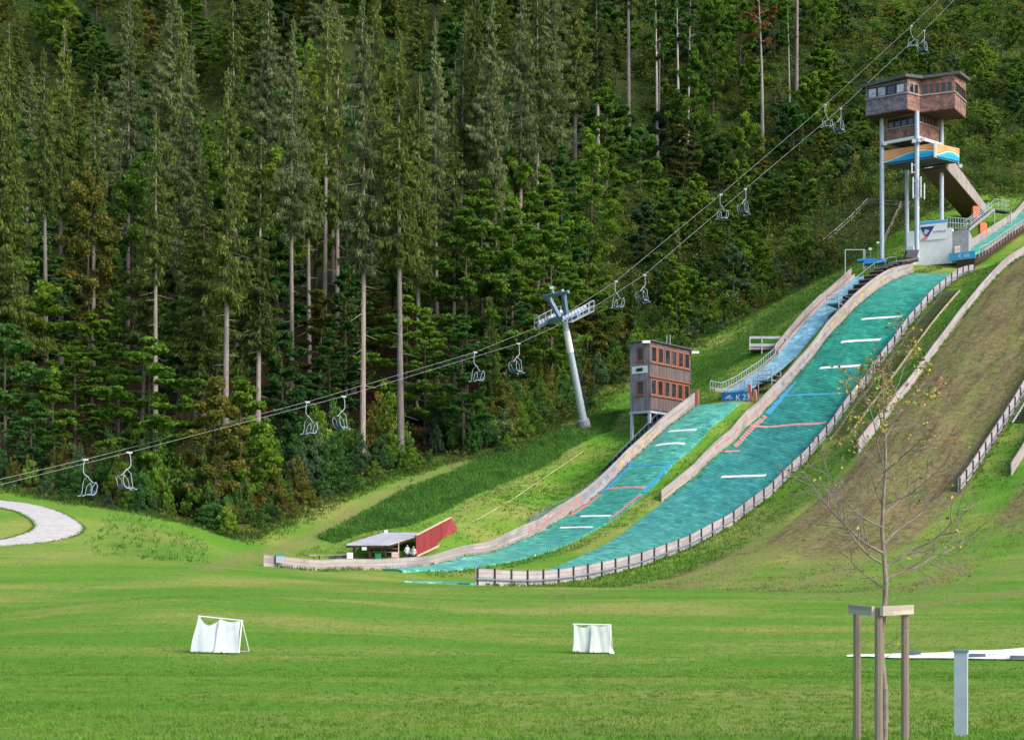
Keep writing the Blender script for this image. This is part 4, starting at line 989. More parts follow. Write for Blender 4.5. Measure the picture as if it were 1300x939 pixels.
ropedir = (onlift(782,357,0)[1]-onlift(603,447,0)[1]).normalized(); nr = ropedir.cross(lp).normalized(); nr = nr if nr.z > 0 else -nr
hc = top+nr*.5
MB().beam(hc-lp*2.6, hc+lp*2.6, .55, .6, up=nr).build('crossarm', M['blue_grey'], py_)
mb = MB(); tb = hc+nr*2.9
for s_ in (-1, 1): mb.beam(hc+lp*s_*.55, tb+lp*s_*1.3, .42, .42, up=ropedir)
mb.beam(tb-lp*2.1, tb+lp*2.1, .35, .35, up=nr); mb.build('lifting_frame', M['blue_grey'], py_)
mb = MB().tube(tb+lp*.3, tb+lp*.3+nr*.8, .1, n=6).box(tb+lp*.3+nr*.8, (.5,0,0), (0,.5,0), (0,0,.3)); mb.tube(tb-lp*1.2, tb-lp*1.2+nr*.4, .18, n=8); mb.build('frame_fitting', M['steel_light'], py_)
for s_, pix in ((1, RA[4]), (-1, RB[4])):
    c = onlift(*pix, 2*s_)[1]; st = MB(); wh = MB()
    c = hc+lp*2.0*s_+nr*.55
    st.beam(c-ropedir*2.4-nr*.35, c+ropedir*2.4-nr*.35, .16, .22, up=nr)
    for k in range(8):
        w_ = c+ropedir*(-1.9+k*.54)-nr*.12; wh.tube(w_-lp*.08, w_+lp*.08, .24, n=12)
    st.tube(c-nr*.5-lp*.3, c-nr*.5+lp*.3, .15, n=8)
    st.build('sheave_beam', M['blue_grey'], py_); wh.build('sheave_wheels', M['steel_light'], py_)
    dk = MB(); fl_ = c+lp*s_*.75-nr*.75; dk.beam(fl_-ropedir*2.0, fl_+ropedir*2.0, .75, .08, up=nr); dk.build('catwalk', M['steel'], py_)
    rl = MB(); ed = fl_+lp*s_*.36
    for hh in (.6, 1.2): rl.tube(ed-ropedir*2.0+Z*hh, ed+ropedir*2.0+Z*hh, .038, n=5)
    for k in np.linspace(-2.0, 2.0, 5): rl.tube(ed+ropedir*k, ed+ropedir*k+Z*1.2, .038, n=5)
    for k in (-2.0, 2.0):
        for hh in (.6, 1.2): rl.tube(ed+ropedir*k+Z*hh, ed+ropedir*k-lp*s_*.75+Z*hh, .05, n=5)
        rl.tube(ed+ropedir*k-lp*s_*.75, ed+ropedir*k-lp*s_*.75+Z*1.2, .05, n=5)
    rl.build('platform_railing', M['steel_light'], py_)
# ---------------------------------------------------------------- picnic shelter by the low end of the fence
F1, F2, F3, F4 = P(440, 690, 125), P(494, 690, 125), P(541, 675.5, 132), P(487, 675.5, 132)
g0 = gz((F1.x+F3.x)/2, (F1.y+F3.y)/2)
sh = thing('picnic_shelter', 'open timber shelter with a pale flat roof behind the long fence', 'shelter', Vector(((F1.x+F3.x)/2, (F1.y+F3.y)/2, g0)))
MB().face([F1, F2, F3, F4]).face([F4-Z*.14, F3-Z*.14, F2-Z*.14, F1-Z*.14]).face([F1-Z*.14, F2-Z*.14, F2, F1]).face([F2-Z*.14, F3-Z*.14, F3, F2]).face([F3-Z*.14, F4-Z*.14, F4, F3]).face([F4-Z*.14, F1-Z*.14, F1, F4]).build('roof', M['roof_sheet'], sh)
mb = MB(); mb.beam(F1-Z*.24, F2-Z*.24, .12, .18); mb.beam(F4-Z*.24, F3-Z*.24, .12, .18); mb.beam(F2-Z*.24, F3-Z*.24, .12, .18); mb.beam(F1-Z*.24, F4-Z*.24, .12, .18); mb.build('roof_beam', M['darkwood'], sh)
cen = (F1+F2+F3+F4)/4
for a, c, k in ((F1, F2, .1), (F1, F2, .5), (F1, F2, .92), (F4, F3, .1), (F4, F3, .5), (F4, F3, .92)):
    p = a.lerp(c, k); p = p.lerp(Vector((cen.x, cen.y, p.z)), .08); p.z -= .3
    MB().beam(onG(p.x, p.y, -.3), p, .15, .15, up=(0,1,0)).build('post', M['darkwood'], sh)
    d_ = (c-a).normalized(); s_ = 1 if k < .7 else -1
    MB().beam(p-Z*.75, p+d_*s_*.65, .1, .1, up=(0,1,0)).build('brace', M['darkwood'], sh)
MB().box(F4.lerp(F3, .05)+Z*.1, (.35,.1,0), (-.1,.35,0), Z*.28).build('roof_vent', M['steel_light'], sh)
# table and benches
e_ = (F2-F1).normalized(); f_ = (F4-F1); f_.z = 0; f_.normalize()
tb_ = onG(cen.x-.3, cen.y-1.2)
pt_ = thing('picnic_table', 'grey timber picnic table with two benches under the shelter roof', 'table', tb_)
gzt = tb_.z+.1
MB().box(Vector((tb_.x, tb_.y, gzt+.75)), e_*2.6, f_*.8, Z*.07).build('tabletop', M['fence2'], pt_)
for s_ in (-1, 1):
    c = Vector((tb_.x, tb_.y, gzt+.45))+f_*s_*.75; MB().box(c, e_*2.6, f_*.32, Z*.06).build('bench', M['fence2'], pt_)
for s_ in (-1, 1):
    c = Vector((tb_.x, tb_.y, gzt))+e_*s_*1.0
    MB().beam(c-f_*.75-Z*.2, c+f_*.3+Z*.72, .09, .1, up=e_).beam(c+f_*.75-Z*.2, c-f_*.3+Z*.72, .09, .1, up=e_).build('leg', M['darkwood'], pt_)
def board(px0, py0, px1, py1, d, mat, nm, lab, cat, th=.06, extra=None):
    a, c = P(px0, py1, d), P(px1, py0, d)
    o = MB().box((a+c)/2, (c.x-a.x, 0, 0), (0, th, 0), (0, 0, c.z-a.z))
    return tag(o.build(nm, mat), lab, cat)
r = thing('notice_board', 'white blank notice board on two posts at the left front of the shelter', 'sign', P(444, 712, 122.5))
a, c = P(440.5, 711.5, 122.5), P(448, 701, 122.5); MB().box((a+c)/2, (c.x-a.x,.1,0), (0,.05,0), Z*(c.z-a.z)).build('panel', M['white'], r)
for x in (a.x+.06, c.x-.06): MB().tube(onG(x, a.y+.06, -.2), (x, a.y+.06, c.z), .03, n=5).build('post', M['darkwood'], r)
r = thing('hanging_sign', 'small white sign hanging under the front roof edge of the shelter', 'sign', P(462, 698, 124.6))
a, c = P(459.5, 698, 124.7), P(465.5, 694, 124.7); MB().box((a+c)/2, (c.x-a.x,0,0), (0,.04,0), Z*(c.z-a.z)).build('panel', M['white'], r)
MB().tube(P(460.5, 694, 124.7), P(460.5, 690.5, 124.7), .012, n=4).tube(P(464.5, 694, 124.7), P(464.5, 690.5, 124.7), .012, n=4).build('hanger', M['steel'], r)
gb = thing('waste_bin', 'green plastic bin standing behind the fence in front of the shelter', 'bin', P(480, 712, 122.8))
a, c = P(476.5, 713, 122.8), P(483.5, 703, 122.8); MB().box((a+c)/2, (c.x-a.x,0,0), (0,.5,0), Z*(c.z-a.z)).build('body', M['green'], gb); MB().box(Vector(((a.x+c.x)/2, a.y, c.z+.03)), (c.x-a.x+.08,0,0), (0,.58,0), Z*.07).build('lid', M['green'], gb)
rs = thing('warning_sign', 'red and white square sign on a pale post right of the shelter bench', 'sign', P(502, 712, 123))
a, c = P(497, 708, 123), P(506, 700, 123); pn = MB().box((a+c)/2, (c.x-a.x,0,0), (0,.05,0), Z*(c.z-a.z)).build('panel', M['pinkred'], rs)
for k in (.25, .5, .75): MB().box(a.lerp(c, .5)*1.0+Z*((k-.5)*(c.z-a.z))+Vector((.0,-.035,0)), ((c.x-a.x)*.8,0,0), (0,.01,0), Z*.07).build('stripe', M['white'], pn)
p = P(506, 688, 123.1); MB().tube(onG(p.x, p.y, -.2), p, .05, n=6).build('post', M['cream'], rs)
def person(lab, px, py0, d, jacket, legs, hair, face=0, s=1.0):
    """standing figure grown from a skeleton: one continuous body"""
    g_ = P(px, py0, d); g_.z = gz(g_.x, g_.y)
    V_ = [((0,0,.98),.14),((0,0,1.2),.15),((0,0,1.42),.15),((0,.0,1.53),.06),((0,-.02,1.62),.085),((0,-.02,1.72),.09),
          ((.1,0,.9),.1),((.12,.02,.5),.065),((.13,0,.08),.045),((.13,-.13,.04),.045),((-.1,0,.9),.1),((-.12,-.05,.5),.065),((-.14,.02,.08),.045),((-.14,-.11,.04),.045),
          ((.19,0,1.42),.065),((.25,.03,1.15),.045),((.22,-.12,.93),.035),((-.19,0,1.42),.065),((-.26,.02,1.15),.045),((-.2,-.2,1.02),.035)]
    E = [(0,1),(1,2),(2,3),(3,4),(4,5),(0,6),(6,7),(7,8),(8,9),(0,10),(10,11),(11,12),(12,13),(2,14),(14,15),(15,16),(2,17),(17,18),(18,19)]
    me = bpy.data.meshes.new('person'); me.from_pydata([v for v, r_ in V_], E, []); o = bpy.data.objects.new('person', me); COL.objects.link(o)
    sk = o.modifiers.new('skin', 'SKIN'); 
    for i, (v, r_) in enumerate(V_): me.skin_vertices[0].data[i].radius = (r_, r_*.85)
    me.skin_vertices[0].data[0].use_root = True
    ss = o.modifiers.new('sub', 'SUBSURF'); ss.levels = ss.render_levels = 2
    dg = bpy.context.evaluated_depsgraph_get(); m2 = bpy.data.meshes.new_from_object(o.evaluated_get(dg)); o.modifiers.clear(); o.data = m2; bpy.data.meshes.remove(me)
    m2.materials.clear()
    for mt in (jacket, legs, hair, M['skin']): m2.materials.append(mt)
    for p in m2.polygons:
        z_ = p.center.z; y_ = p.center.y
        p.material_index = 1 if z_ < .93 else (0 if z_ < 1.5 else (2 if (z_ > 1.7 or (y_ > .0 and z_ > 1.56)) else 3))
        if abs(p.center.x) > .17 and z_ < 1.0 and z_ > .8: p.material_index = 3
    m2.shade_smooth(); o.location = g_; o.rotation_euler.z = face; o.scale = (s, s, s)
    return tag(o, lab, 'person')
M['skin'] = plain('skin', (.45,.27,.20), .6); M['hair'] = plain('dark_hair', (.03,.02,.015), .7); M['jacket_pale'] = plain('pale_blue_jacket', (.50,.56,.66), .9); M['jacket_white'] = plain('white_top', (.72,.66,.60), .9); M['trousers'] = plain('dark_trousers', (.05,.05,.07), .9)
tz = P(516, 711, 126.5)
person('person in a pale blue jacket standing right of the shelter table', 517, 709, 126.3, M['jacket_pale'], M['trousers'], M['hair'], .5)
person('person in a white top and dark trousers beside the red board wall', 525, 709, 126.0, M['jacket_white'], M['trousers'], M['hair'], -.6)
# dark red board wall climbing the bank
a, c = P(528.5, 705, 126.5), P(561, 689, 133.5); tp0, tp1 = P(528.5, 680, 126.5), P(573, 657, 136); c2 = P(581, 671, 136.2)
rw = thing('board_wall', 'dark red plank wall climbing the grass bank beside the shelter', 'wall', (a+c)/2)
nrm = Vector((-.5,.6,0)).normalized()*.12
poly = [a, c, c2, tp1, tp0]; mb = MB()
uvw = [((p-a).dot((c2-a).normalized()), p.z-a.z) for p in poly]
mb.face(poly, uvw); mb.face([p+nrm for p in poly][::-1], uvw[::-1])
for i in range(5): p, q = poly[i], poly[(i+1) % 5]; mb.face([p, p+nrm, q+nrm, q])
mb.build('boards', M['redwall'], rw)
MB().beam(tp0+Z*.06+nrm*.5, tp1+Z*.06+nrm*.5, .22, .08).build('cap_board', M['cream'], rw)
MB().beam(a-Z*.05-nrm, c-Z*.05+Vector((.2,-.3,0)), .12, .14).build('foot_board', M['cream'], rw)
for k in (.02, .5, .97):
    p = tp0.lerp(tp1, k)+nrm*1.6; MB().beam(onG(p.x, p.y, -.3), p, .14, .14, up=(0,1,0)).build('post', M['darkwood'], rw)
r = thing('bin_box', 'small white box with blue lid standing behind the low end of the fence', 'box', P(355, 716, 111))
a, c = P(351, 714, 111.5), P(360, 704.5, 111.5); MB().box((a+c)/2, (c.x-a.x,0,0), (0,.5,0), Z*(c.z-a.z)).build('body', M['steel_light'], r); MB().box(Vector(((a.x+c.x)/2, a.y, c.z)), (c.x-a.x+.04,0,0), (0,.54,0), Z*.09).build('lid', M['bluepaint'], r)
r = thing('table_bench', 'long low grey bench rail left of the shelter behind the fence', 'bench', P(420, 712, 120))
a, c = P(390, 704.5, 119), P(446, 703.5, 123); MB().beam(a, c, .4, .07).build('seat', M['fence2'], r)
for k in (.27, .62, .95): p = a.lerp(c, k); MB().beam(onG(p.x, p.y, -.2), p, .09, .09, up=(0,1,0)).build('leg', M['darkwood'], r)
MB().beam(P(417, 709, 121.2)+Vector((0,.3,0)), P(446, 708, 123.2)+Vector((0,.3,0)), .05, .45).build('back_board', M['blue_grey'], r)
# ---------------------------------------------------------------- mini goals
def goal(label, pb0, pb1, pt0, pt1, d0, d1, lean, slump):
    a, c = P(*pb0, d0), P(*pb1, d1); a.z = gz(a.x, a.y)+.05; c.z = gz(c.x, c.y)+.05
    e0, e1_ = P(*pt0, d0+lean), P(*pt1, d1+lean)
    r = thing('mini_goal', label, 'goal', (a+c)/2, 'mini goals draped with cloth on the lawn')
    rr = .028
    MB().tube(a, e0, rr, n=8).tube(c, e1_, rr, n=8).build('post', M['white'], r); MB().tube(e0+(e0-e1_).normalized()*.06, e1_+(e1_-e0).normalized()*.03, rr*1.15, n=8).build('crossbar', M['white'], r)
    bk = Vector((c.y-a.y, a.x-c.x, 0)).normalized(); bk = bk if bk.y > 0 else -bk
    bk = bk*.9
    MB().tube(e0, onG(a.x+bk.x, a.y+bk.y, .04), rr*.8, n=6).tube(e1_, onG(c.x+bk.x, c.y+bk.y, .04), rr*.8, n=6).build('stay', M['white'], r)
    MB().tube(onG(a.x+bk.x, a.y+bk.y, .04), onG(c.x+bk.x, c.y+bk.y, .04), rr*.8, n=6).build('back_bar', M['white'], r)
    # cloth hung in two sagging widths
    for k, (u0, u1, dip) in enumerate(slump):
        mb = MB(); n = 22; m_ = 20; g = []
        rr_ = random.Random(k+len(label))
        ph = [rr_.uniform(0, 6) for _ in range(4)]
        for i in range(n+1):
            row = []
            for j in range(m_+1):
                x = u0+(u1-u0)*i/n; y = j/m_
                tt_ = i/n; sag = dip*(math.sin(math.pi*tt_)**1.5)*y
                y2 = y-sag; lo = a.lerp(c, x); hi = e0.lerp(e1_, x); p = lo.lerp(hi, y2*.985+.005)
                p = p+bk*(-.07+.035*math.sin(tt_*4+ph[0]+y*1.5)*(1.15-y)+.008*math.sin(tt_*9+ph[1]-y*3)*math.sin(y*5+ph[3])+.005*math.sin(tt_*15+y*4+ph[2])-.06*k)
                p = p+(c-a).normalized()*.03*math.sin(y*5+ph[3])*(1-y)
                row.append(p)
            g.append(row)
        for i in range(n):
            for j in range(m_):
                mb.face([g[i][j], g[i+1][j], g[i+1][j+1], g[i][j+1]], [(i/n, j/m_)]*4)
        mb.build('cloth', M['cloth'], r)
    return r
goal('leaning white mini goal draped with crumpled white cloth on the left lawn', (243,826.5), (303,830), (254,782), (307,787.5), 50, 49.6, .35, [(-.02,.55,.22),(.5,1.0,.06)])
goal('upright small white goal with a hanging white cloth in the centre of the lawn', (728,826.5), (775,828), (729,792), (775,793), 52, 51.8, .0, [(.0,.5,.10),(.47,1.0,.04)])
p = P(779, 828, 51.7); p.z = gz(p.x, p.y)
mb = MB(); mb.face([p+Vector((-.15,0,.03)), p+Vector((.05,-.1,.02)), p+Vector((.0,.02,.12)), p+Vector((-.15,.05,.35))]); mb.build('cloth', M['cloth'], bpy.data.objects['mini_goal.001'])
# ---------------------------------------------------------------- white fleece on the lawn with weights
up_ = [(1075,833),(1100,831.5),(1130,831),(1165,830),(1200,828.5),(1225,827),(1260,826),(1300,823.5),(1360,821)]
dn_ = [(1075,834.5),(1100,834.5),(1130,836),(1165,836.5),(1200,837),(1225,837),(1260,837.5),(1300,838.5),(1360,839)]
r = thing('ground_fleece', 'long strip of white fleece lying on the lawn at the lower right', 'sheet', hit(1220, 833, 30))
mb = MB()
for k in range(len(up_)-1):
    for s_ in range(8):
        f0_, f1_ = s_/8, (s_+1)/8
        def L_(q, f): return (q[k][0]+(q[k+1][0]-q[k][0])*f, q[k][1]+(q[k+1][1]-q[k][1])*f)
        rows = []
        for f in (f0_, f1_):
            A, B = hit(*L_(up_, f), 30), hit(*L_(dn_, f), 30); col = []
            for j in range(6):
                p = A.lerp(B, j/5); p.y += .12*math.sin(p.x*2.3+j); col.append(onG(p.x, p.y, .05+.05*math.sin(p.x*1.9+j*1.7)*math.sin(j/5*math.pi)))
            rows.append(col)
        for j in range(5): mb.face([rows[0][j], rows[1][j], rows[1][j+1], rows[0][j+1]])
mb.build('fleece', M['fleece'], r, smooth=True)
for a, b_, w_, l in ((1160,831.5,.28,'flat dark slate weight at the fleece edge beside the tree stakes'), (1240,835,.34,'flat dark slate weight on the fleece, right of the grey box post'), (1291,837.5,.3,'dark stone weight at the right end of the white fleece')):
    p = hit(a, b_, 30); mb = MB(); mb.prism([p+Vector((-w_,-.15,.06)), p+Vector((w_*.7,-.22,.06)), p+Vector((w_,.1,.06)), p+Vector((-w_*.4,.25,.06))], .09)
    tag(mb.build('slate_weight', M['slate']), l, 'weight', 'weights on the white fleece')
# ---------------------------------------------------------------- box post
p = P(1220, 940, 19.5); g_ = gz(p.x, p.y); ztop = P(1220, 827, 19.5).z
r = thing('meter_post', 'slim grey metal box post with a flat cap at the lower right', 'post', (p.x, p.y, g_))
hw = 8.6*19.5/F
ex = Vector((.92,-.39,0)); ey = Vector((.39,.92,0))
MB().box((p.x, p.y, (g_-.2+ztop)/2), ex*hw*1.85, ey*hw*1.5, Z*(ztop-g_+.2)).build('body', M['steel_light'], r)
MB().box((p.x, p.y, ztop+.012), ex*hw*2.12, ey*hw*1.8, Z*.03).build('cap', M['blue_grey'], r)
# ---------------------------------------------------------------- young tree with its stakes
def gp(px, d): x = (px-PX0)*d/F; return Vector((x, d, gz(x, d)))
s1, s2, s3 = gp(1088, 18.4), gp(1115.5, 17.7), gp(1149, 18.3)
r = thing('tree_stake_frame', 'three round timber stakes joined by top rails around the young tree', 'tree stake', (s1+s3)/2)
ztp = P(1115, 769, 17.7).z
M['stake'] = wood('stake_timber', (.30,.235,.20), .5, .7, 'U', .3)
for s_ in (s1, s2, s3): MB().tube(s_-Z*.3, Vector((s_.x, s_.y, ztp-.02)), .052, .048, 14).build('post', M['stake'], r)
M['rail'] = wood('pale_rail_timber', (.48,.42,.36), .3, .8, 'U', .25)
h_ = .062
for a, c in ((s1, s2), (s2, s3)):
    d_ = (c-a).normalized(); off = Vector((d_.y, -d_.x, 0)); off = off if off.y < 0 else -off; off = off*.07
    A = Vector((a.x, a.y, ztp-h_))-d_*.07+off; B = Vector((c.x, c.y, ztp-h_))+d_*(.07 if c is s3 else -.0)+off
    MB().beam(A, B, .045, .12).build('rail', M['rail'], r)
def bare_tree():
    base = gp(1121, 18.05); tip = P(1123, 470, 18.05)
    r = thing('young_tree', 'young nearly bare tree with a few yellow leaves held by three stakes', 'tree', base)
    R_ = random.Random(5); mb = MB(); tips = []
    pts = [base-Z*.2]; H_ = tip.z-base.z; n = 14
    for i in range(1, n+1): pts.append(base.lerp(tip, i/n)+Vector((.025*math.sin(i*1.3), .03*math.cos(i*1.7), 0)))
    mb.path(pts, .047, 10, .008)
    def branch(p, d, L, r0, lev):
        q = [p]; dd = d.normalized(); n = max(5, int(L/.10))
        for i in range(n):
            dd = (dd+Vector((R_.gauss(0,.085), R_.gauss(0,.085), R_.gauss(0,.07)+.045)))
            dd.normalize(); q.append(q[-1]+dd*L/n)
            if lev < 4 and i > 0 and R_.random() < (.95 if lev == 1 else .78 if lev == 2 else .5):
                s = Vector((R_.gauss(0,1), R_.gauss(0,1), R_.gauss(.2,.6))); s = (s-dd*s.dot(dd)).normalized()
                branch(q[-1], dd*.75+s*.75, L*R_.uniform(.28,.55)*(1-.4*i/n), max(.003, r0*.46), lev+1)
            elif lev >= 2: tips.append(q[-1])
        mb.path(q, r0, 6 if lev == 1 else 4, max(.0022, r0*.22)); tips.append(q[-1])
    for px, py, tx, ty, rr in ((1121,702,1002,625,.022),(1119,715,1040,655,.018),(1120,745,1085,700,.016),(1123,720,1205,640,.022),(1124,735,1225,655,.018),(1122,690,1170,610,.016),(1121,650,1180,600,.014),(1120,640,1085,560,.014),
                           (1121,600,1160,540,.013),(1121,590,1095,500,.013),(1122,560,1150,480,.012),(1121,545,1105,470,.010),(1122,520,1165,450,.010),(1122,640,1210,590,.013),(1120,600,1075,545,.011),(1122,530,1128,440,.010),(1121,670,1050,600,.013)):
        a = P(px, py, 18.05); c = P(tx, ty, 18.05+R_.uniform(-.7,.7)); v = c-a
        branch(a, v+Vector((0,0,-.25*v.length)), v.length*1.03, rr, 1)
    branch(P(1123, 820, 18.05), Vector((.3,-.2,.2)), .35, .006, 2); branch(P(1123, 835, 18.05), Vector((.3,.1,.15)), .3, .006, 2)
    mb.build('trunk', M['youngbark'], r)
    lf = {k: MB() for k in ('leaf_yellow', 'leaf_green', 'leaf_orange')}
    for t_ in tips:
        z_ = proj(t_)[1]
        pr = .15 if z_ < 560 else .022
        if R_.random() < pr:
            for _ in range(R_.choice((1,1,2,3) if z_ < 560 else (1,))):
                k = R_.choices(list(lf), (.34,.24,.42))[0]; s = R_.uniform(.018,.038)
                ax = Vector((R_.gauss(0,1), R_.gauss(0,1), R_.gauss(-.4,.6))).normalized(); sd = ax.cross(Vector((R_.gauss(0,1), R_.gauss(0,1), 1))).normalized()
                p = t_+Vector((R_.gauss(0,.03), R_.gauss(0,.03), R_.gauss(0,.03)))
                fold = ax.cross(sd)*s*.3
                lf[k].face([p, p+ax*s*.8+sd*s*.62+fold, p+ax*s*2.0, p+ax*s*.8-sd*s*.62+fold])
    for k, m_ in lf.items():
        if m_.v: m_.build('leaves', M[k], r)
M['youngbark'] = plain('young_tree_bark', (.25,.21,.18), .9, 0, .35, 9, .4)
for k, c in (('leaf_yellow', (.52,.41,.06)), ('leaf_green', (.24,.42,.05)), ('leaf_orange', (.36,.17,.06))): M[k] = plain(k, c, .7)
bare_tree()
# thin rope lying down the grass bank
mb = MB(); mb.path([hit(a, b_, 90)+Z*.12 for a, b_ in ((600,664),(625,650),(655,632),(690,608),(720,588),(740,574))], .035, 5)
tag(mb.build('marker_line', M['cream']), 'pale rope lying down the grass bank beside the small slope', 'rope')
# ---------------------------------------------------------------- foliage materials
def leafmat(name, stops, trans=.45):
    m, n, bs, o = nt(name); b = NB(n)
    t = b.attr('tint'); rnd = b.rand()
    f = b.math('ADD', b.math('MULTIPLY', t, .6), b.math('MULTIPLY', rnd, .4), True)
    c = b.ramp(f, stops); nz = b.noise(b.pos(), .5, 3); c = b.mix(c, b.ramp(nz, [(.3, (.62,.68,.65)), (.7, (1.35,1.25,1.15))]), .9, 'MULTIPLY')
    b.link(c, bs.inputs['Base Color']); bs.inputs['Roughness'].default_value = .65; bs.inputs['Specular IOR Level'].default_value = .2
    tr = b.new('ShaderNodeBsdfTranslucent'); b.link(b.mix(c, (1.0,1.0,.55), 1.0, 'MULTIPLY'), tr.inputs[0])
    mx = b.new('ShaderNodeMixShader'); mx.inputs[0].default_value = trans
    b.link(bs.outputs[0], mx.inputs[1]); b.link(tr.outputs[0], mx.inputs[2]); b.link(mx.outputs[0], o.inputs[0])
    return m
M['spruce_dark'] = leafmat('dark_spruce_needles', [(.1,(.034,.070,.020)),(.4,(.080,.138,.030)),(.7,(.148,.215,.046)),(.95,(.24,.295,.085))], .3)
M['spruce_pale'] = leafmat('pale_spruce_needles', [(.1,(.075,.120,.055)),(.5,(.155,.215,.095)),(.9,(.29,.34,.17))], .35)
M['leaf_dark'] = leafmat('dark_green_leaves', [(.1,(0.025,0.082,0.027)),(.45,(0.061,0.170,0.044)),(.75,(0.119,0.264,0.060)),(.98,(0.255,0.391,0.102))])
M['leaf_fresh'] = leafmat('fresh_green_leaves', [(.1,(.055,.135,.022)),(.45,(.135,.27,.036)),(.75,(.24,.39,.05)),(.98,(.42,.48,.10))])
M['leaf_olive'] = leafmat('olive_yellow_leaves', [(.1,(0.065,0.085,0.026)),(.45,(0.143,0.163,0.039)),(.75,(0.260,0.247,0.052)),(.98,(0.429,0.286,0.091))])
M['leaf_blue'] = leafmat('blue_green_leaves', [(.1,(0.041,0.092,0.057)),(.5,(0.095,0.176,0.097)),(.9,(0.203,0.297,0.162))])
M['leaf_rust'] = leafmat('rusty_leaves', [(.1,(.14,.06,.03)),(.5,(.26,.12,.05)),(.9,(.38,.22,.09))])
def barkmat(name, c1, c2, sc_=3):
    m, n, bs, o = nt(name); b = NB(n); ob = b.obj()
    f = b.noise(b.map(ob, (4,4,.8)), sc_, 5, .7); g = b.noise(b.map(ob, (.6,.6,.25)), 1.0, 3)
    c = b.ramp(b.math('ADD', b.math('MULTIPLY', f, .6), b.math('MULTIPLY', g, .4)), [(.35, c1), (.62, c2)]); b.link(b.mix(c, b.ramp(b.rand(), [(0, (.6,.6,.62)), (1, (1.25,1.2,1.15))]), 1.0, 'MULTIPLY'), bs.inputs['Base Color'])
    bs.inputs['Roughness'].default_value = .95; b.bump(f, .5, .03, bs); return m
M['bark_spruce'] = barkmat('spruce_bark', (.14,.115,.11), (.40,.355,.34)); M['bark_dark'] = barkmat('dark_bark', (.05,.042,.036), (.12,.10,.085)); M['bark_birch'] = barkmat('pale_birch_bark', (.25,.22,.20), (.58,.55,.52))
def diamonds(name, mat, Cn, A, B, tint):
    n = len(Cn); v = np.stack([Cn-A, Cn+B, Cn+A, Cn-B], 1).reshape(-1, 3)
    me = bpy.data.meshes.new(name); me.vertices.add(4*n); me.vertices.foreach_set('co', v.ravel().astype(np.float32))
    me.loops.add(4*n); me.polygons.add(n); me.loops.foreach_set('vertex_index', np.arange(4*n, dtype=np.int32)); me.polygons.foreach_set('loop_start', np.arange(0, 4*n, 4, dtype=np.int32))
    me.update(); at = me.attributes.new('tint', 'FLOAT', 'FACE'); at.data.foreach_set('value', np.clip(tint, 0, 1).astype(np.float32)); me.materials.append(mat); return me
def unit(a): return a/np.maximum(np.linalg.norm(a, axis=-1, keepdims=True), 1e-9)
def mesh_of(mb, name, mat):
    o = mb.build(name, mat, base=(0,0,0)); me = o.data; bpy.data.objects.remove(o); return me
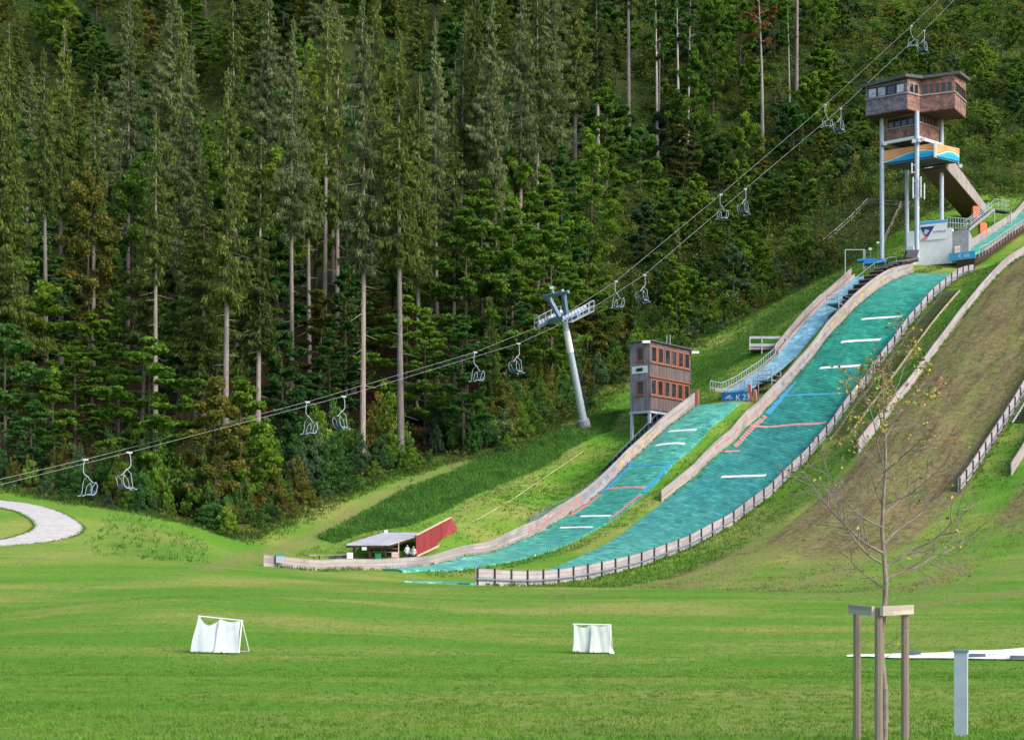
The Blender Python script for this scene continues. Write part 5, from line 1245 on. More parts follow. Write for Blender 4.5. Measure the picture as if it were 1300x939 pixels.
def spruce_tpl(seed, H=30, cb=.35, Lm=3.0, dens=1.0, mat='spruce_dark', droop=.5, gaps=.15, bark='bark_spruce'):
    g = np.random.default_rng(seed); R_ = random.Random(seed)
    tb = MB(); pts = []
    bx, by = R_.uniform(-.25,.25), R_.uniform(-.25,.25)
    for i in range(13):
        k = i/12; pts.append(Vector((bx*math.sin(k*3), by*math.sin(k*2.5), k*H)))
    def tr(z): k = z/H; return Vector((bx*math.sin(k*3), by*math.sin(k*2.5), z))
    tb.path(pts, .36, 10, .03)
    z = H*.12
    while z < H*cb*1.25:          # bare dead branches
        a = R_.uniform(0, 6.28); L = R_.uniform(.5, 2.2); p = tr(z); d = Vector((math.cos(a), math.sin(a), R_.uniform(-.35,.05)))
        tb.tube(p, p+d*L, .03, .008, 4, False); z += R_.uniform(.25, .8)
    C_, A_, B_, T_ = [], [], [], []
    z = H*cb
    while z < H*.995:
        k = (z-H*cb)/(H*(1-cb)); nb = R_.randint(4, 6)
        Lz = Lm*(1-k)**.75*(.55+.45*min(1, k*5+.25)); a0 = R_.uniform(0, 6.28)
        for j in range(nb):
            if R_.random() < gaps: continue
            a = a0+j*6.28/nb+R_.uniform(-.35,.35); L = max(.35, Lz*R_.uniform(.55, 1.2)*(.85+.42*math.sin(a*2+z*.35+seed)*math.sin(z*.55+a+seed*2))); dr = droop*R_.uniform(.7, 1.3)*(1.1-.8*k)
            d = np.array([math.cos(a), math.sin(a), 0]); side = np.array([-math.sin(a), math.cos(a), 0]); p0 = np.array(tr(z))
            n = max(6, int(L/.030*dens)); s = np.sort(g.uniform(.12, 1, n))
            zz_ = -dr*L*(s-.55*s*s)*.9+.12*L*np.maximum(0, s-.75)
            c = p0+d*(s*L)[:, None]; c[:, 2] += zz_
            sp = (.16+.38*(1-s))*np.minimum(1, s*4)*L*.55
            off = g.uniform(-1, 1, n)*sp; c = c+side*off[:, None]; c[:, 2] -= np.abs(off)*.25
            hang = g.uniform(.16, .42, n)*(1.0-.45*k)
            ax = np.stack([d[0]*.35+side[0]*off*.5+g.normal(0,.25,n), d[1]*.35+side[1]*off*.5+g.normal(0,.25,n), -g.uniform(.35,1.15,n)], -1); ax = unit(ax)
            c[:, 2] -= hang*.6
            wv = unit(np.cross(ax, g.normal(0,1,(n,3)))); 
            C_.append(c); A_.append(ax*hang[:, None]); B_.append(wv*(g.uniform(.035,.085,n)*(1-.25*k))[:, None])
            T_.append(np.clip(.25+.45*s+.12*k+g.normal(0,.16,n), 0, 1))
            # flat top needles along the branch
            m_ = n//2; s2 = g.uniform(.1, 1, m_); c2 = p0+d*(s2*L)[:, None]; c2[:, 2] += -dr*L*(s2-.55*s2*s2)*.9+.12*L*np.maximum(0, s2-.75)
            sg = np.where(g.random(m_) < .5, 1, -1); ax2 = unit(d[None]*.8+side[None]*sg[:, None]*g.uniform(.4,1.1,m_)[:, None]+np.array([0,0,-.15])); ln = g.uniform(.14,.34,m_)*(1-.4*k)
            C_.append(c2+ax2*ln[:, None]); A_.append(ax2*ln[:, None]); B_.append(unit(np.cross(ax2, np.array([0,0,1.])+g.normal(0,.3,(m_,3))))*(ln*.24)[:, None]); T_.append(np.clip(.45+.35*s2+g.normal(0,.15,m_), 0, 1))
            if L > 1.6: q0 = Vector(p0); q1 = Vector((p0+d*L*.6))+Vector((0,0,-dr*L*.36)); tb.tube(q0, q1, .03, .01, 4, False)
        z += R_.uniform(.26, .46)*(1-.3*k)
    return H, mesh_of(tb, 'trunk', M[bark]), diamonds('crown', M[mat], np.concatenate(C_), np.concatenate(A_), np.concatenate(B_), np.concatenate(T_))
def leafy(g, centers, per, rad, leaf, flat=.4, drp=.3):
    k = len(centers); n = per*k; c0 = np.repeat(centers, per, 0); rr = np.repeat(rad, per)
    o = g.normal(0, 1, (n, 3)); o = unit(o)*(g.random(n)**.45)[:, None]*rr[:, None]; o[:, 2] *= flat
    c = c0+o; nrm = unit(g.normal(0, 1., (n, 3))+np.array([0, 0, .55])); ax = unit(np.cross(nrm, g.normal(0, 1, (n, 3)))); ax[:, 2] -= drp*g.random(n); ax = unit(ax)
    bx = unit(np.cross(nrm, ax)); l = leaf*g.uniform(.6, 1.35, n)
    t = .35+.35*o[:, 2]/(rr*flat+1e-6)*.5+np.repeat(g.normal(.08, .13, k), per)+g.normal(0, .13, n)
    return c, ax*l[:, None]*.62, bx*l[:, None]*.38, t
def broad_tpl(seed, H=12, Rr=3.2, cb=.2, mat='leaf_dark', layers=True, bark='bark_dark', limbs=18, per=95, leaf=.30, up=.25):
    g = np.random.default_rng(seed); R_ = random.Random(seed); tb = MB()
    bend = [R_.uniform(-.5,.5), R_.uniform(-.5,.5)]
    def tr(k): return Vector((bend[0]*math.sin(k*2.4), bend[1]*math.sin(k*2.1), k*H*.95))
    tb.path([tr(i/8) for i in range(9)], .014*H, 8, .02)
    cen, rad = [], []
    for i in range(limbs):
        k = cb+(1-cb)*(i+.5)/limbs; a = i*2.4+R_.uniform(-.4,.4); prof = math.sin(math.pi*min(1, (k-cb)/(1-cb)*.82+.2))**.7
        L = Rr*prof*R_.uniform(.7, 1.2); p = tr(k); d = Vector((math.cos(a), math.sin(a), R_.uniform(up*.2, up*1.8)))
        q = [p+d*L*s+Vector((0,0,-.12*L*s*s)) for s in (0,.33,.66,1)]; tb.path(q, .006*H*(1.2-k), 5, .008)
        for s in (.35,.6,.8,1.0):
            for _ in range(2 if s > .5 else 1):
                c = q[0].lerp(q[3], s)+Vector((R_.gauss(0,.28), R_.gauss(0,.28), R_.gauss(0,.2)))*(.2*L+.35); cen.append(list(c)); rad.append(R_.uniform(.4,.85)*(.45+.2*Rr/3)*1.15)
    for _ in range(5): cen.append([R_.gauss(0,.3), R_.gauss(0,.3), H*R_.uniform(.9,1.0)]); rad.append(R_.uniform(.35,.6))
    cen = np.array(cen); rad = np.array(rad)*(H/12)**.3
    c, A, B, t = leafy(g, cen, per, rad, leaf, .38 if layers else .75)
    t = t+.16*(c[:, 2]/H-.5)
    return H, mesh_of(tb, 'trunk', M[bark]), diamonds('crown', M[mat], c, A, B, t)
def bush_tpl(seed, H=4.5, Rr=2.3, mat='leaf_dark', n=60, per=62, leaf=.2):
    g = np.random.default_rng(seed); R_ = random.Random(seed); tb = MB(); cen, rad = [], []
    for i in range(n):
        a = R_.uniform(0, 6.28); rr = Rr*math.sqrt(R_.random()); zt_ = H*(1-.75*(rr/Rr)**2)*R_.uniform(.35, 1.0); c = Vector((rr*math.cos(a), rr*math.sin(a), zt_+.1)); cen.append(list(c)); rad.append(R_.uniform(.3,.65))
        if i % 4 == 0: tb.path([Vector((c.x*.15, c.y*.15, -.1)), Vector((c.x*.6, c.y*.6, c.z*.6)), c], .035, 5, .01)
    c, A, B, t = leafy(g, np.array(cen), per, np.array(rad), leaf, .7)
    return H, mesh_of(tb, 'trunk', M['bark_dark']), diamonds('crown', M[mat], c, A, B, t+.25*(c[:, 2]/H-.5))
TS = [spruce_tpl(1, cb=.34, Lm=4.0, gaps=.3, bark='bark_dark'), spruce_tpl(2, cb=.26, Lm=4.3, gaps=.25, bark='bark_dark'), spruce_tpl(3, cb=.42, Lm=4.2, gaps=.35, bark='bark_dark'), spruce_tpl(4, cb=.18, Lm=4.8, gaps=.2, bark='bark_dark'), spruce_tpl(5, cb=.32, Lm=4.6, droop=.8, gaps=.3), spruce_tpl(12, cb=.12, Lm=5.2, gaps=.22, bark='bark_dark', H=26)]  # fill spruces: shade deep in the wood put into the dark bark
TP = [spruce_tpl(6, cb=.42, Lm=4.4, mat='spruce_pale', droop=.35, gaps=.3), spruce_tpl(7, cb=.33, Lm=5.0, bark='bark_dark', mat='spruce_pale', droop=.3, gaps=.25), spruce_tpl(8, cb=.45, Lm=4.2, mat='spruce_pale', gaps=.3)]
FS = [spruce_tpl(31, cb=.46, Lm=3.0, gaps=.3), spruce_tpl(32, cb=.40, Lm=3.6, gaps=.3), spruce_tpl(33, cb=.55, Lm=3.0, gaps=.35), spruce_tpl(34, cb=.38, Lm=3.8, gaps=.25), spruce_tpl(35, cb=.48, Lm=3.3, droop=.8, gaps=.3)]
TY = [spruce_tpl(9, H=14, cb=.06, Lm=2.6, dens=.9, gaps=.08, droop=.3), spruce_tpl(10, H=14, cb=.1, Lm=2.4, dens=.9, gaps=.1)]
TB = [broad_tpl(21), broad_tpl(22, Rr=3.4, mat='leaf_dark'), broad_tpl(23, Rr=2.6, cb=.15, layers=False)]
TF = [broad_tpl(24, mat='leaf_fresh', Rr=3.2), broad_tpl(25, mat='leaf_fresh', Rr=2.6, cb=.18), broad_tpl(26, mat='leaf_fresh', Rr=2.2, layers=False, cb=.1)]
RB_ = [broad_tpl(71, Rr=3.5, cb=.08, layers=False, leaf=.34, per=105, up=.6), broad_tpl(72, Rr=2.9, cb=.1, layers=False, leaf=.32, per=105, mat='leaf_blue', up=.6)]
RF_ = [broad_tpl(73, Rr=3.4, cb=.08, layers=False, leaf=.34, per=105, mat='leaf_fresh', up=.6), broad_tpl(74, Rr=2.7, cb=.06, layers=False, leaf=.30, per=105, mat='leaf_fresh', up=.8), broad_tpl(75, Rr=3.2, cb=.1, leaf=.3, mat='leaf_fresh', up=.5)]
TO = [broad_tpl(27, mat='leaf_olive', Rr=2.6, layers=False, cb=.15), broad_tpl(28, mat='leaf_olive', Rr=2.2, per=50)]
UB = {'leaf_dark': [bush_tpl(41), bush_tpl(42, Rr=1.9, H=5)], 'leaf_fresh': [bush_tpl(43, mat='leaf_fresh'), bush_tpl(44, mat='leaf_fresh', Rr=1.8)],
      'leaf_olive': [bush_tpl(45, mat='leaf_olive', per=50), bush_tpl(46, mat='leaf_olive', n=45)], 'leaf_blue': [bush_tpl(47, mat='leaf_blue'), bush_tpl(48, mat='leaf_blue', Rr=2.0)]}
FOREST = []
RT = random.Random(77)
def plant(tpl, x, y, H, kind, tint, wide=1.0, lean=(0,0), sink=.15):
    h0, tm, cm = tpl; z_ = gz(x, y); s = H/h0
    name = {'spruce': 'spruce_tree', 'broadleaf': 'broadleaf_tree', 'shrub': 'shrub', 'young': 'young_spruce'}[kind]
    r = bpy.data.objects.new(name, None); COL.objects.link(r); r.empty_display_size = .3
    r.location = (x, y, z_-sink); r.rotation_euler = (lean[0], lean[1], RT.uniform(0, 6.28)); sw = s*wide
    r.scale = (sw, sw, s)
    for nm, m_ in (('trunk' if kind != 'shrub' else 'stem', tm), ('crown', cm)):
        c = bpy.data.objects.new(nm, m_); COL.objects.link(c); c.parent = r
    FOREST.append((r, kind, tint, x, y, z_, H)); return r
placed = []
def free(x, y, rad):
    for a, b_, q in placed:
        if (x-a)**2+(y-b_)**2 < ((rad+q)*.5)**2: return False
    return True
def put(x, y, rad): placed.append((x, y, rad))
# the tall trees in front, standing where the photograph shows their trunks: (x, distance, top y, template, tint, width)
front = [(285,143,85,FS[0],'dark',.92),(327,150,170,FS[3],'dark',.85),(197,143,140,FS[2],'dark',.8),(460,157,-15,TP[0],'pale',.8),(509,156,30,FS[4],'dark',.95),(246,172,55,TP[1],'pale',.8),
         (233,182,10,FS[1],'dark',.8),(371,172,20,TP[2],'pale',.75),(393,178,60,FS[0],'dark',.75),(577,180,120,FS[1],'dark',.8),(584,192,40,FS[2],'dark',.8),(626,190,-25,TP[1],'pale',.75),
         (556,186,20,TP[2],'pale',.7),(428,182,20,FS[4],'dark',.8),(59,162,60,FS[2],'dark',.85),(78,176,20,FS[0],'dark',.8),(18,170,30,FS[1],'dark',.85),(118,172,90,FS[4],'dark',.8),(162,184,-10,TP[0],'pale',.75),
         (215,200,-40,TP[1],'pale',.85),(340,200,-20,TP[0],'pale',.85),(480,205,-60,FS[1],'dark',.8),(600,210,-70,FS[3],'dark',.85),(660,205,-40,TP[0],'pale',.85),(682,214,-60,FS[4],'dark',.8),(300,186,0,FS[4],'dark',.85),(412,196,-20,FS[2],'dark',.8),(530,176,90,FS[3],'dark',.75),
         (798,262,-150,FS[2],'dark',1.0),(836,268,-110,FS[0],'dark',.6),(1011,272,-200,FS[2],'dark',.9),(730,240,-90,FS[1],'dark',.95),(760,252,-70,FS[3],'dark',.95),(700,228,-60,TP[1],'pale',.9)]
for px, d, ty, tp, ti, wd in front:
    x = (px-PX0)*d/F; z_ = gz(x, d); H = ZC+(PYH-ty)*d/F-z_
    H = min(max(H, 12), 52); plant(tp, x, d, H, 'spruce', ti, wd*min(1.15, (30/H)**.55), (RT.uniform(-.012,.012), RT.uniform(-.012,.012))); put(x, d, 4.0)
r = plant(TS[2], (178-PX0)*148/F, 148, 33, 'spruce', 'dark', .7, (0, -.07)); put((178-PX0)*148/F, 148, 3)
# large broadleaf trees that fill the gaps between the spruces
TL = [broad_tpl(81, H=22, Rr=4.6, cb=.18, limbs=30, per=95, leaf=.30, mat='leaf_fresh', up=.35), broad_tpl(82, H=22, Rr=4.0, cb=.22, limbs=28, per=95, leaf=.30, mat='leaf_dark', up=.35),
      broad_tpl(83, H=22, Rr=4.2, cb=.2, limbs=30, per=95, leaf=.28, mat='leaf_fresh', layers=False, up=.6), broad_tpl(84, H=22, Rr=4.0, cb=.25, limbs=26, per=80, leaf=.28, mat='leaf_olive', layers=False, up=.6)]
TLn = ['fresh', 'dark', 'fresh', 'olive']
for px, d, ty, k in ((8,160,255,0),(60,166,300,1),(112,172,190,3),(172,176,150,2),(150,150,395,0),(95,146,430,0),(225,186,150,1),(268,192,110,2),(128,206,40,2),(40,200,90,1),(330,206,60,1),(352,196,170,2),(300,190,200,1),
                     (440,170,330,1),(478,196,110,1),(500,205,40,0),(545,190,190,2),(592,176,170,0),(612,188,110,0),(650,178,215,0),(648,205,60,2),(690,196,160,0),(715,206,100,1),(700,184,270,0),(748,214,120,2),(90,222,10,0),(180,226,0,1),(246,232,-10,2),
                     (400,214,20,2),(440,228,-10,1),(560,220,10,0),(20,228,20,2),(300,238,-30,0),(370,240,-30,1),(770,236,60,0),(640,176,330,1),(590,160,400,1),(540,164,390,0),(905,270,-20,2),(880,255,60,2),(940,276,-30,0),(1035,285,-50,2),(420,160,420,1)):
    x = (px-PX0)*d/F; z_ = gz(x, d); H = min(27, max(9, ZC+(PYH-ty)*d/F-z_))
    plant(TL[k], x, d, H, 'broadleaf', TLn[k], RT.uniform(.85,1.1)*min(1.3, (22/H)**.5)); put(x, d, 4.5)
# slim pale birches high on the slope
def birch(px, d, ty, tp, wd=.8):
    x = (px-PX0)*d/F; z_ = gz(x, d); H = ZC+(PYH-ty)*d/F-z_; return plant(tp, x, d, H, 'broadleaf', 'birch', wd, (0, RT.uniform(-.05,.05)))
TBi = broad_tpl(61, H=24, Rr=2.4, cb=.6, mat='leaf_dark', bark='bark_birch', per=40, limbs=12); TRu = broad_tpl(62, H=24, Rr=2.6, cb=.62, mat='leaf_rust', bark='bark_birch', per=22, limbs=12)
birch(968, 262, -40, TRu, .8)['label'] = 'pale birch with thin rusty crown standing alone high above the cable'
for px, d, ty in ((835,258,-30),(862,262,-60),(873,264,-20),(1003,268,-10)): birch(px, d, ty, TBi, .7)
def inview(x, y, H):
    px, py = proj((x, y, gz(x, y))); _, pt = proj((x, y, gz(x, y)+H)); return -70 < px < 1370 and pt < 900 and py > -130, px, py
def inwood(x, y, m):
    return _inw(x, y) and seg_dist(EDGE, np.array([x]), np.array([y]))[0] > m
def _inw(x, y): return bool(poly_mask(edge_full, np.array([x]), np.array([y]))[0])
# spruces filling the wood in depth
y = 150.0
while y < 385:
    st = 9.4+(y-150)*.028; x = -.40*y-6
    while x < .42*y:
        xx, yy = x+RT.uniform(-.42,.42)*st, y+RT.uniform(-.42,.42)*st
        x += st*1.18
        if not inwood(xx, yy, 9): continue
        ok, px, py = inview(xx, yy, 32)
        if not ok: continue
        if px > 640+.0*py and (py > 205 or px > 1065): continue
        if px > 700 and RT.random() < .55: continue
        if px < 660 and py < 330 and RT.random() < .3: continue
        if px < 640 and 380 < py and RT.random() < .35: continue
        H = RT.uniform(16, 38)*(1 if px < 700 else .8); rad = 7
        if not free(xx, yy, rad): continue
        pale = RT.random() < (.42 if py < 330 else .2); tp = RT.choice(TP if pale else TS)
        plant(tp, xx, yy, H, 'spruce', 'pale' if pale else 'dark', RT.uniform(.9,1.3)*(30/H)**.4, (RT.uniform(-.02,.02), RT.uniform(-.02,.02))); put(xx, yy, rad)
    y += st*.95
# broadleaf trees: scattered under the spruces on the left, a full wood in the middle
y = 128.0
while y < 300:
    st = 4.4+(y-130)*.010; x = -.40*y-4
    while x < .40*y:
        xx, yy = x+RT.uniform(-.45,.45)*st, y+RT.uniform(-.45,.45)*st; x += st*1.1
        if not inwood(xx, yy, 3.5): continue
        ok, px, py = inview(xx, yy, 10)
        if 1030 < px < 1160 and py > 262: continue
        if not ok or px > 1085+.25*py*0: continue
        if px > 1060 and RT.random() < .5: continue
        left = px < 640; big_ = left and py < 300 and RT.random() < .62
        if left:
            pr = .42 if py > 380 else .62
            if 390 < py < 520 and 90 < px < 640: pr = .34
        else: pr = .68
        if RT.random() > pr: continue
        H = RT.uniform(8, 19) if left else RT.uniform(6.5, 11.5)*(1.2 if py < 260 else 1)
        if big_: H = RT.uniform(14, 22)
        if not free(xx, yy, 3.0 if left else 2.4): continue
        q = RT.random()
        if big_: k_ = RT.choice((0,0,1,2,2,3)); tp, ti = TL[k_], TLn[k_]
        elif left: tp, ti = ((RT.choice(TB), 'dark') if q < .45 else (RT.choice(TF), 'fresh') if q < .88 else (RT.choice(TO), 'olive'))
        else: tp, ti = ((RT.choice(RB_), 'dark') if q < .34 else (RT.choice(RF_), 'fresh') if q < .80 else (RT.choice(TO), 'olive'))
        if (not left and RT.random() < .09) or (left and RT.random() < .2): plant(RT.choice(TY), xx, yy, H*1.05, 'young', 'dark', 1.0); put(xx, yy, 3.0)
        else: plant(tp, xx, yy, H, 'broadleaf', ti, RT.uniform(.95,1.3)); put(xx, yy, 3.2)
    y += st*.95
# shrubs: a belt along the wood's edge and scrub over the upper right slope
n_e = 0
EP = [Vector((a, b_, 0)) for a, b_ in EDGE]; EP = resample(EP, 2.1)
for k, p in enumerate(EP[:-1]):
    tdir = (EP[k+1]-p).normalized(); inn = Vector((-tdir.y, tdir.x, 0))
    for row, (off, h0_, h1_) in enumerate(((1.2, 1.6, 3.2), (3.4, 3.2, 5.8), (6.4, 4.5, 7.5))):
        q = p+inn*(off+RT.uniform(-.7,.7))+tdir*RT.uniform(-.8,.8)
        ok, px, py = inview(q.x, q.y, 5)
        if not ok: continue
        if row == 0 and RT.random() < .35: continue
        if row == 2 and RT.random() < .3: continue
        ti = RT.choices(['leaf_dark','leaf_fresh','leaf_olive','leaf_blue'], (.42,.26,.06,.26) if px < 620 else (.32,.36,.16,.16))[0]
        H = RT.uniform(h0_, h1_)*(1.15 if 180 < px < 520 else .9)*(.8 if px < 120 else 1)
        plant(RT.choice(UB[ti]), q.x, q.y, H, 'shrub', ti, RT.uniform(.8,1.1)*(.62 if row else .9))
y = 205.0
while y < 330:
    st = 3.3+(y-205)*.02; x = .16*y
    while x < .40*y:
        xx, yy = x+RT.uniform(-.45,.45)*st, y+RT.uniform(-.45,.45)*st; x += st*1.15
        ok, px, py = inview(xx, yy, 4)
        if not ok or px < 1030 or px > 1350 or py > 262: continue
        if px < 1165 and py > 235: continue
        w_ = TW(xx, yy)[1]
        if px > 1140 and py > 200-.0*px and (px < 1290 and py > 205): continue
        if w_ < 9 and TW(xx, yy)[0] < 150: continue
        if RT.random() < .14 or not free(xx, yy, 1.8): continue
        ti = RT.choices(['leaf_dark','leaf_fresh','leaf_olive','leaf_blue'], (.30,.32,.18,.20))[0]
        q = RT.random()
        if q < .26: plant(RT.choice(RF_+RF_+RB_), xx, yy, RT.uniform(5,9), 'broadleaf', 'fresh', 1.0)
        elif sum(1 for f in FOREST if f[1] == 'shrub') > 298: continue
        else: plant(RT.choice(UB[ti]), xx, yy, RT.uniform(2.2,5.0), 'shrub', ti, RT.uniform(1.0,1.45))
        put(xx, yy, 2.2)
    y += st*.92
# ---------------------------------------------------------------- labels that single each tree out
cols = [(-999,110,'above the road bend'),(110,240,'above the lowest lift chairs'),(240,380,'above the long fence\'s low end'),(380,520,'above the picnic shelter'),(520,650,'above the grass bank'),(650,770,'behind the lift pylon'),
        (770,890,'behind the small judges cabin'),(890,1000,'above the K 23 inrun'),(1000,1110,'beside the hilltop tower'),(1110,1230,'above the hilltop tower'),(1230,2000,'above the K 60 inrun')]
rows = [(-999,0,'topmost'),(0,100,'very high'),(100,190,'high up'),(190,280,'upslope'),(280,370,'midslope'),(370,440,'lower slope'),(440,510,'low slope'),(510,570,'near the edge'),(570,999,'at the edge')]
word = {'dark': 'dark', 'pale': 'pale', 'fresh': 'fresh-green', 'olive': 'olive-yellow', 'birch': 'white-stemmed', 'leaf_dark': 'dark', 'leaf_fresh': 'bright-green', 'leaf_olive': 'yellowish', 'leaf_blue': 'grey-green'}
kw = {'spruce': 'spruce', 'broadleaf': 'broadleaf tree', 'shrub': 'shrub', 'young': 'young spruce'}
nth = 'first second third fourth fifth sixth seventh eighth ninth tenth eleventh twelfth thirteenth fourteenth fifteenth sixteenth'.split()
from collections import defaultdict
cell = defaultdict(list)
for f in FOREST:
    r, kind, ti, x, y, z_, H = f; px, py = proj((x, y, z_))
    c = next(t for a, b_, t in cols if a <= px < b_); rw_ = next(t for a, b_, t in rows if a <= py < b_); cell[(kind, ti, rw_, c)].append((px, r))
groups = {'spruce': 'tall spruces of the hillside wood', 'broadleaf': 'broadleaf trees of the hillside wood', 'shrub': 'shrubs on the slope and along the wood', 'young': 'young spruces in the wood'}
for (kind, ti, rw_, c), L in cell.items():
    L.sort(key=lambda q: q[0])
    for i, (px, r) in enumerate(L):
        r['category'] = 'shrub' if kind == 'shrub' else 'tree'; r['group'] = groups[kind]
        if 'label' in r: continue
        base = '%s %s %s %s' % (word[ti], kw[kind], rw_, c)
        r['label'] = base if len(L) == 1 else base+(', leftmost there' if i == 0 else ', rightmost there' if i == len(L)-1 else ', %s from the left' % nth[min(i, 15)])
# ---------------------------------------------------------------- undergrowth over the wood floor and the scrub slope
g = np.random.default_rng(5)
n = 52000
yy = g.uniform(118, 320, n); xx = yy*g.uniform(-.40, .40, n); zz0 = zmap(xx, yy)
px = PX0+F*xx/yy; py = PYH-F*(zz0-ZC)/yy
inn = poly_mask(edge_full, xx, yy)
tq = (xx-OX)*UX+(yy-OY)*UY; wq = (xx-OX)*VX+(yy-OY)*VY
nzv = np.sin(xx*.31+np.sin(yy*.17)*2)+np.sin(yy*.23+xx*.11)*.9+g.normal(0, .5, n)
right = px > 640
keep = inn & (py > -60) & np.where(right, g.random(n) < .8, ((nzv > .6) | (py > 520)) & (g.random(n) < .35))
keep |= (~inn) & (px > 1040) & (py < 262) & (wq > 9) & (tq > 112) & (nzv > -1.2)
xx, yy, zz0, right = xx[keep], yy[keep], zz0[keep], right[keep]
hgt = np.where(right, g.uniform(.4, 2.2, len(xx)), g.uniform(.2, 1.0, len(xx)))
cen = np.stack([xx, yy, zz0+hgt*.45], -1)
per = 13; k = len(cen)
hgt = hgt*1.0
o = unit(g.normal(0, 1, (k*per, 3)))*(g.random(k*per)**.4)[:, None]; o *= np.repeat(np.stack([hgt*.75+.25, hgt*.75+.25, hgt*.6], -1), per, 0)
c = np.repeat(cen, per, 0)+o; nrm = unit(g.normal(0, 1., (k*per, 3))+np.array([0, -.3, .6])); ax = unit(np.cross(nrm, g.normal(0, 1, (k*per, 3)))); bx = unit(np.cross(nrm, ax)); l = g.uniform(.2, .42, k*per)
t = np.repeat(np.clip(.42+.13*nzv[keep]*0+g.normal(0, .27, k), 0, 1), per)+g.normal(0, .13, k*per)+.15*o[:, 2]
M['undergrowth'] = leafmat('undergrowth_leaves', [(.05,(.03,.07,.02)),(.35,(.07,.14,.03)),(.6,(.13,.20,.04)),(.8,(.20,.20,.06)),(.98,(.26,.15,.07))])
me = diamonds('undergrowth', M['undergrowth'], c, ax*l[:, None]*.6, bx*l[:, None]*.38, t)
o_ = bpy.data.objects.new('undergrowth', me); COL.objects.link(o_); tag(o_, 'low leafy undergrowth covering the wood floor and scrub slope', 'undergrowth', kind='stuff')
# the rest of the thicket, beyond the shrubs built one by one: one mass
n = 11000
yy = g.uniform(150, 325, n); xx = yy*g.uniform(-.40, .42, n); zz0 = zmap(xx, yy); px = PX0+F*xx/yy; py = PYH-F*(zz0-ZC)/yy
inn = poly_mask(edge_full, xx, yy); tq = (xx-OX)*UX+(yy-OY)*UY; wq = (xx-OX)*VX+(yy-OY)*VY
ed_ = seg_dist(EDGE, xx, yy)
keep = ((inn & (ed_ > 2.5) & ((px > 630) | ((py < 215) & (g.random(n) < .75)) | ((py < 330) & (g.random(n) < .3)))) | ((px > 1040) & (wq > 11) & (tq > 118) & (py < 255))) & (py > -50) & ~((px > 1045) & (px < 1165) & (py > 262))
keep &= g.random(n) < np.where((py < 230) & (px > 690) & (px < 850), .45, .9)
xx, yy, zz0 = xx[keep][:3900], yy[keep][:3900], zz0[keep][:3900]; k = len(xx)
hg = g.uniform(1.3, 3.6, k); nb = 7; per = 24
cb_ = np.repeat(np.stack([xx, yy, zz0], -1), nb, 0); H_ = np.repeat(hg, nb); o = g.normal(0, 1, (k*nb, 3))*np.stack([H_*.36, H_*.36, H_*.2], -1); o[:, 2] = H_*g.uniform(.25, 1.0, k*nb)
cen = cb_+o
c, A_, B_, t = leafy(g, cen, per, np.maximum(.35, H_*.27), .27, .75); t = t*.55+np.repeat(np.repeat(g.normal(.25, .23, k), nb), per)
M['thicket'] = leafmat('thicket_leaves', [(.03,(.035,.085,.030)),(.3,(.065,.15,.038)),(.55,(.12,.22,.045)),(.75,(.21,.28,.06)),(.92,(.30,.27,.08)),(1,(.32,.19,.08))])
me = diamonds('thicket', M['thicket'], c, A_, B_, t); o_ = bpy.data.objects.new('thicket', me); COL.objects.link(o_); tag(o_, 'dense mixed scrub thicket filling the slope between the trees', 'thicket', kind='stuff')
# ---------------------------------------------------------------- long grass and weeds
def tufts(name, xy, h0, h1, wd, mat, label, blades=6, spread=.16):
    x, y = xy[:, 0], xy[:, 1]; z = zmap(x, y); k = len(x)
    b0 = np.repeat(np.stack([x, y, z], -1), blades, 0); m_ = k*blades
    b0[:, :2] += g.normal(0, spread, (m_, 2)); h = g.uniform(h0, h1, m_)*np.repeat(g.uniform(.6, 1.2, k), blades)
    lean = g.normal(0, .42, (m_, 2)); ax = np.stack([lean[:, 0], lean[:, 1], np.ones(m_)], -1)*h[:, None]*.5
    a = g.uniform(0, 6.28, m_); bx = np.stack([np.cos(a), np.sin(a), np.zeros(m_)], -1)*(wd*g.uniform(.6, 1.5, m_))[:, None]
    me = diamonds(name, mat, b0+ax*.9, ax, bx, np.repeat(g.normal(.45, .2, k), blades)+g.normal(0, .14, m_))
    o = bpy.data.objects.new(name, me); COL.objects.link(o); return tag(o, label, 'grass', kind='stuff')
M['longgrass'] = leafmat('long_grass', [(.1,(.04,.14,.026)),(.5,(.085,.235,.042)),(.9,(.17,.32,.06))], .3)
M['meadow'] = leafmat('meadow_grass', [(.1,(.06,.17,.02)),(.5,(.11,.24,.03)),(.8,(.20,.28,.05)),(.98,(.30,.28,.10))], .3)
def scatter_poly(poly, n):
    P_ = np.array(poly); lo, hi = P_.min(0), P_.max(0); q = g.uniform(lo, hi, (n*6, 2)); q = q[poly_mask(poly, q[:, 0], q[:, 1])]; return q[:n]
xy = np.concatenate([scatter_poly(lush_poly, 9000), scatter_poly(berm, 260), scatter_poly(up, 2600)])
tufts('long_grass', xy, .14, .5, .03, M['longgrass'], 'dark green long grass on the bank below the wood and on the left berm')
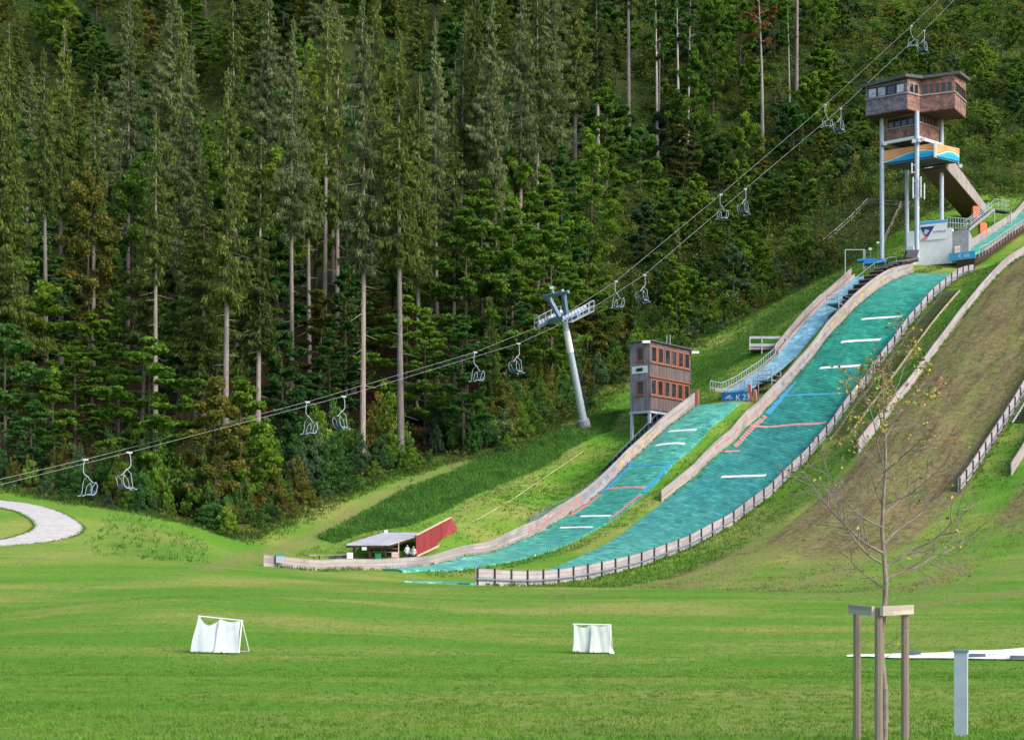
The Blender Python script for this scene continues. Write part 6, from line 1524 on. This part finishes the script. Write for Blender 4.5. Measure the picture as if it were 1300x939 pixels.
# rough meadow grass between the jumps, along fence feet and the wood's edge
n = 60000
tq = g.uniform(5, 150, n); wq = g.uniform(-24, 46, n); x = OX+UX*tq+VX*wq; y = OY+UY*tq+VY*wq
inn = poly_mask(edge_full, x, y)
hut = poly_mask([tuple(p.xy) for p in (F1, F2, F3, F4)], x, y)
ok = ~inn & ~hut
ok &= ~((wq > -.2) & (wq < 8.8) & (tq < 104.5)) & ~((wq > 10.8) & (wq < 17.3) & (tq < 61)) & ~((wq > -20.6) & (wq < -7.4) & (tq > 20)) & ~((wq > 8.8) & (wq < 15) & (tq > 60)) & ~((wq < -7) & (tq < 45))
ok &= ~((wq > -3.6) & (wq < 0) & (tq > 57) & (tq < 92)) & ~((wq > 17) & (wq < 19.2) & (tq < 60)) & ~((wq > 19) & (tq < 30) & (g.random(n) < .6)) & ~((wq < -22.8) & (tq > 45)& (g.random(n) < .3))
ok &= ~((wq > 1.5) & (wq < 6.5) & (tq > 104))
st_ = seg_dist(plan([(265,722),(330,702),(400,678),(470,640),(560,598),(640,566),(710,546),(745,545)], 90), x, y) > 2
ok &= st_
tufts('meadow_grass', np.stack([x, y], -1)[ok][:21000], .1, .34, .035, M['meadow'], 'rough green meadow grass on the slope between the jumps', blades=5, spread=.2)
xy = []
for t0_, t1_, w_ in ((-5, 60, 16.75), (-5, 60, 17.25), (0, 104, -.35), (40, 104, 8.3), (50, 118, -7.2), (50, 118, -7.8), (45, 85, -20.5), (47, 80, -23.2)):
    k = int((t1_-t0_)*5); t_ = g.uniform(t0_, t1_, k); ww_ = w_+g.normal(0, .12, k); xy.append(np.stack([OX+UX*t_+VX*ww_, OY+UY*t_+VY*ww_], -1))
tufts('fence_weeds', np.concatenate(xy), .12, .42, .04, M['meadow'], 'uneven grass and weeds growing along the fence feet', blades=5, spread=.1)
# a broad weed fringe where the lawn meets the wood
ep = np.array([(p.x, p.y) for p in EP]); k = 9000; i = g.integers(0, len(ep), k); q = ep[i]+g.normal(0, .8, (k, 2)); q[:, 1] += .2
tufts('edge_weeds', q, .15, .6, .035, M['undergrowth'], 'tall weeds fringing the foot of the wood', blades=5, spread=.22)
# short lawn turf: small clumps that break the even surface
n = 26000; y = 40+62*g.random(n)**1.6; x = y*g.uniform(-.39, .39, n)
ok = ~((x > 0) & (TW(x, y)[0] > -2) & (TW(x, y)[1] > -.5) & (TW(x, y)[1] < 18))
M['lawn_blades'] = leafmat('lawn_blades', [(.1,(.09,.25,.024)),(.5,(.125,.29,.032)),(.85,(.175,.315,.045)),(.98,(.26,.33,.08))], .35)
tufts('lawn_turf', np.stack([x, y], -1)[ok], .02, .06, .012, M['lawn_blades'], 'short clumps of turf standing out of the mown lawn', blades=4, spread=.07)
n = 9000; y = g.uniform(15, 42, n); x = y*g.uniform(-.42, .42, n)
tufts('lawn_turf', np.stack([x, y], -1), .03, .08, .008, M['lawn_blades'], 'short grass blades of the lawn close to the young tree', blades=9, spread=.06)
# dry mown grass of the brown slope and its lower fringe
M['dry_grass'] = leafmat('dry_slope_grass', [(.05,(.12,.085,.05)),(.3,(.20,.16,.08)),(.55,(.27,.225,.10)),(.8,(.20,.24,.06)),(.98,(.13,.22,.04))], .3)
n = 30000; t_ = g.uniform(4, 125, n); w_ = g.uniform(-30, -7.9, n)
ok = (w_ > -19.6) | (t_ < 46); ok &= g.random(n) < np.where(t_ < 30, .35, 1)
patch = np.sin(w_*1.7+np.sin(t_*.2)*1.2)+.6*np.sin(t_*.35+w_)+g.normal(0, .5, n); ok &= patch > -.5
xy = np.stack([OX+UX*t_+VX*w_, OY+UY*t_+VY*w_], -1)[ok]
tufts('dry_grass', xy, .05, .2, .022, M['dry_grass'], 'short dry mown grass on the brown slope', blades=4, spread=.18)
# ragged grass along the gravel road and round the goal feet
xy = []
for line_ in (outer, inner):
    tw = pix_tw(line_); q = np.array([HW(*a) for a in tw]); k = 900; i = g.integers(0, len(q)-1, k); f = g.random(k)[:, None]
    xy.append(q[i]*(1-f)+q[i+1]*f+g.normal(0, .1, (k, 2)))
for o in (bpy.data.objects['mini_goal'], bpy.data.objects['mini_goal.001']):
    k = 60; xy.append(np.stack([o.location.x+g.uniform(-.75, .8, k), o.location.y+g.uniform(-.12, .0, k)], -1))
tufts('road_grass', np.concatenate(xy), .04, .14, .016, M['meadow'], 'ragged grass along the gravel road and round the goal feet', blades=5, spread=.07)
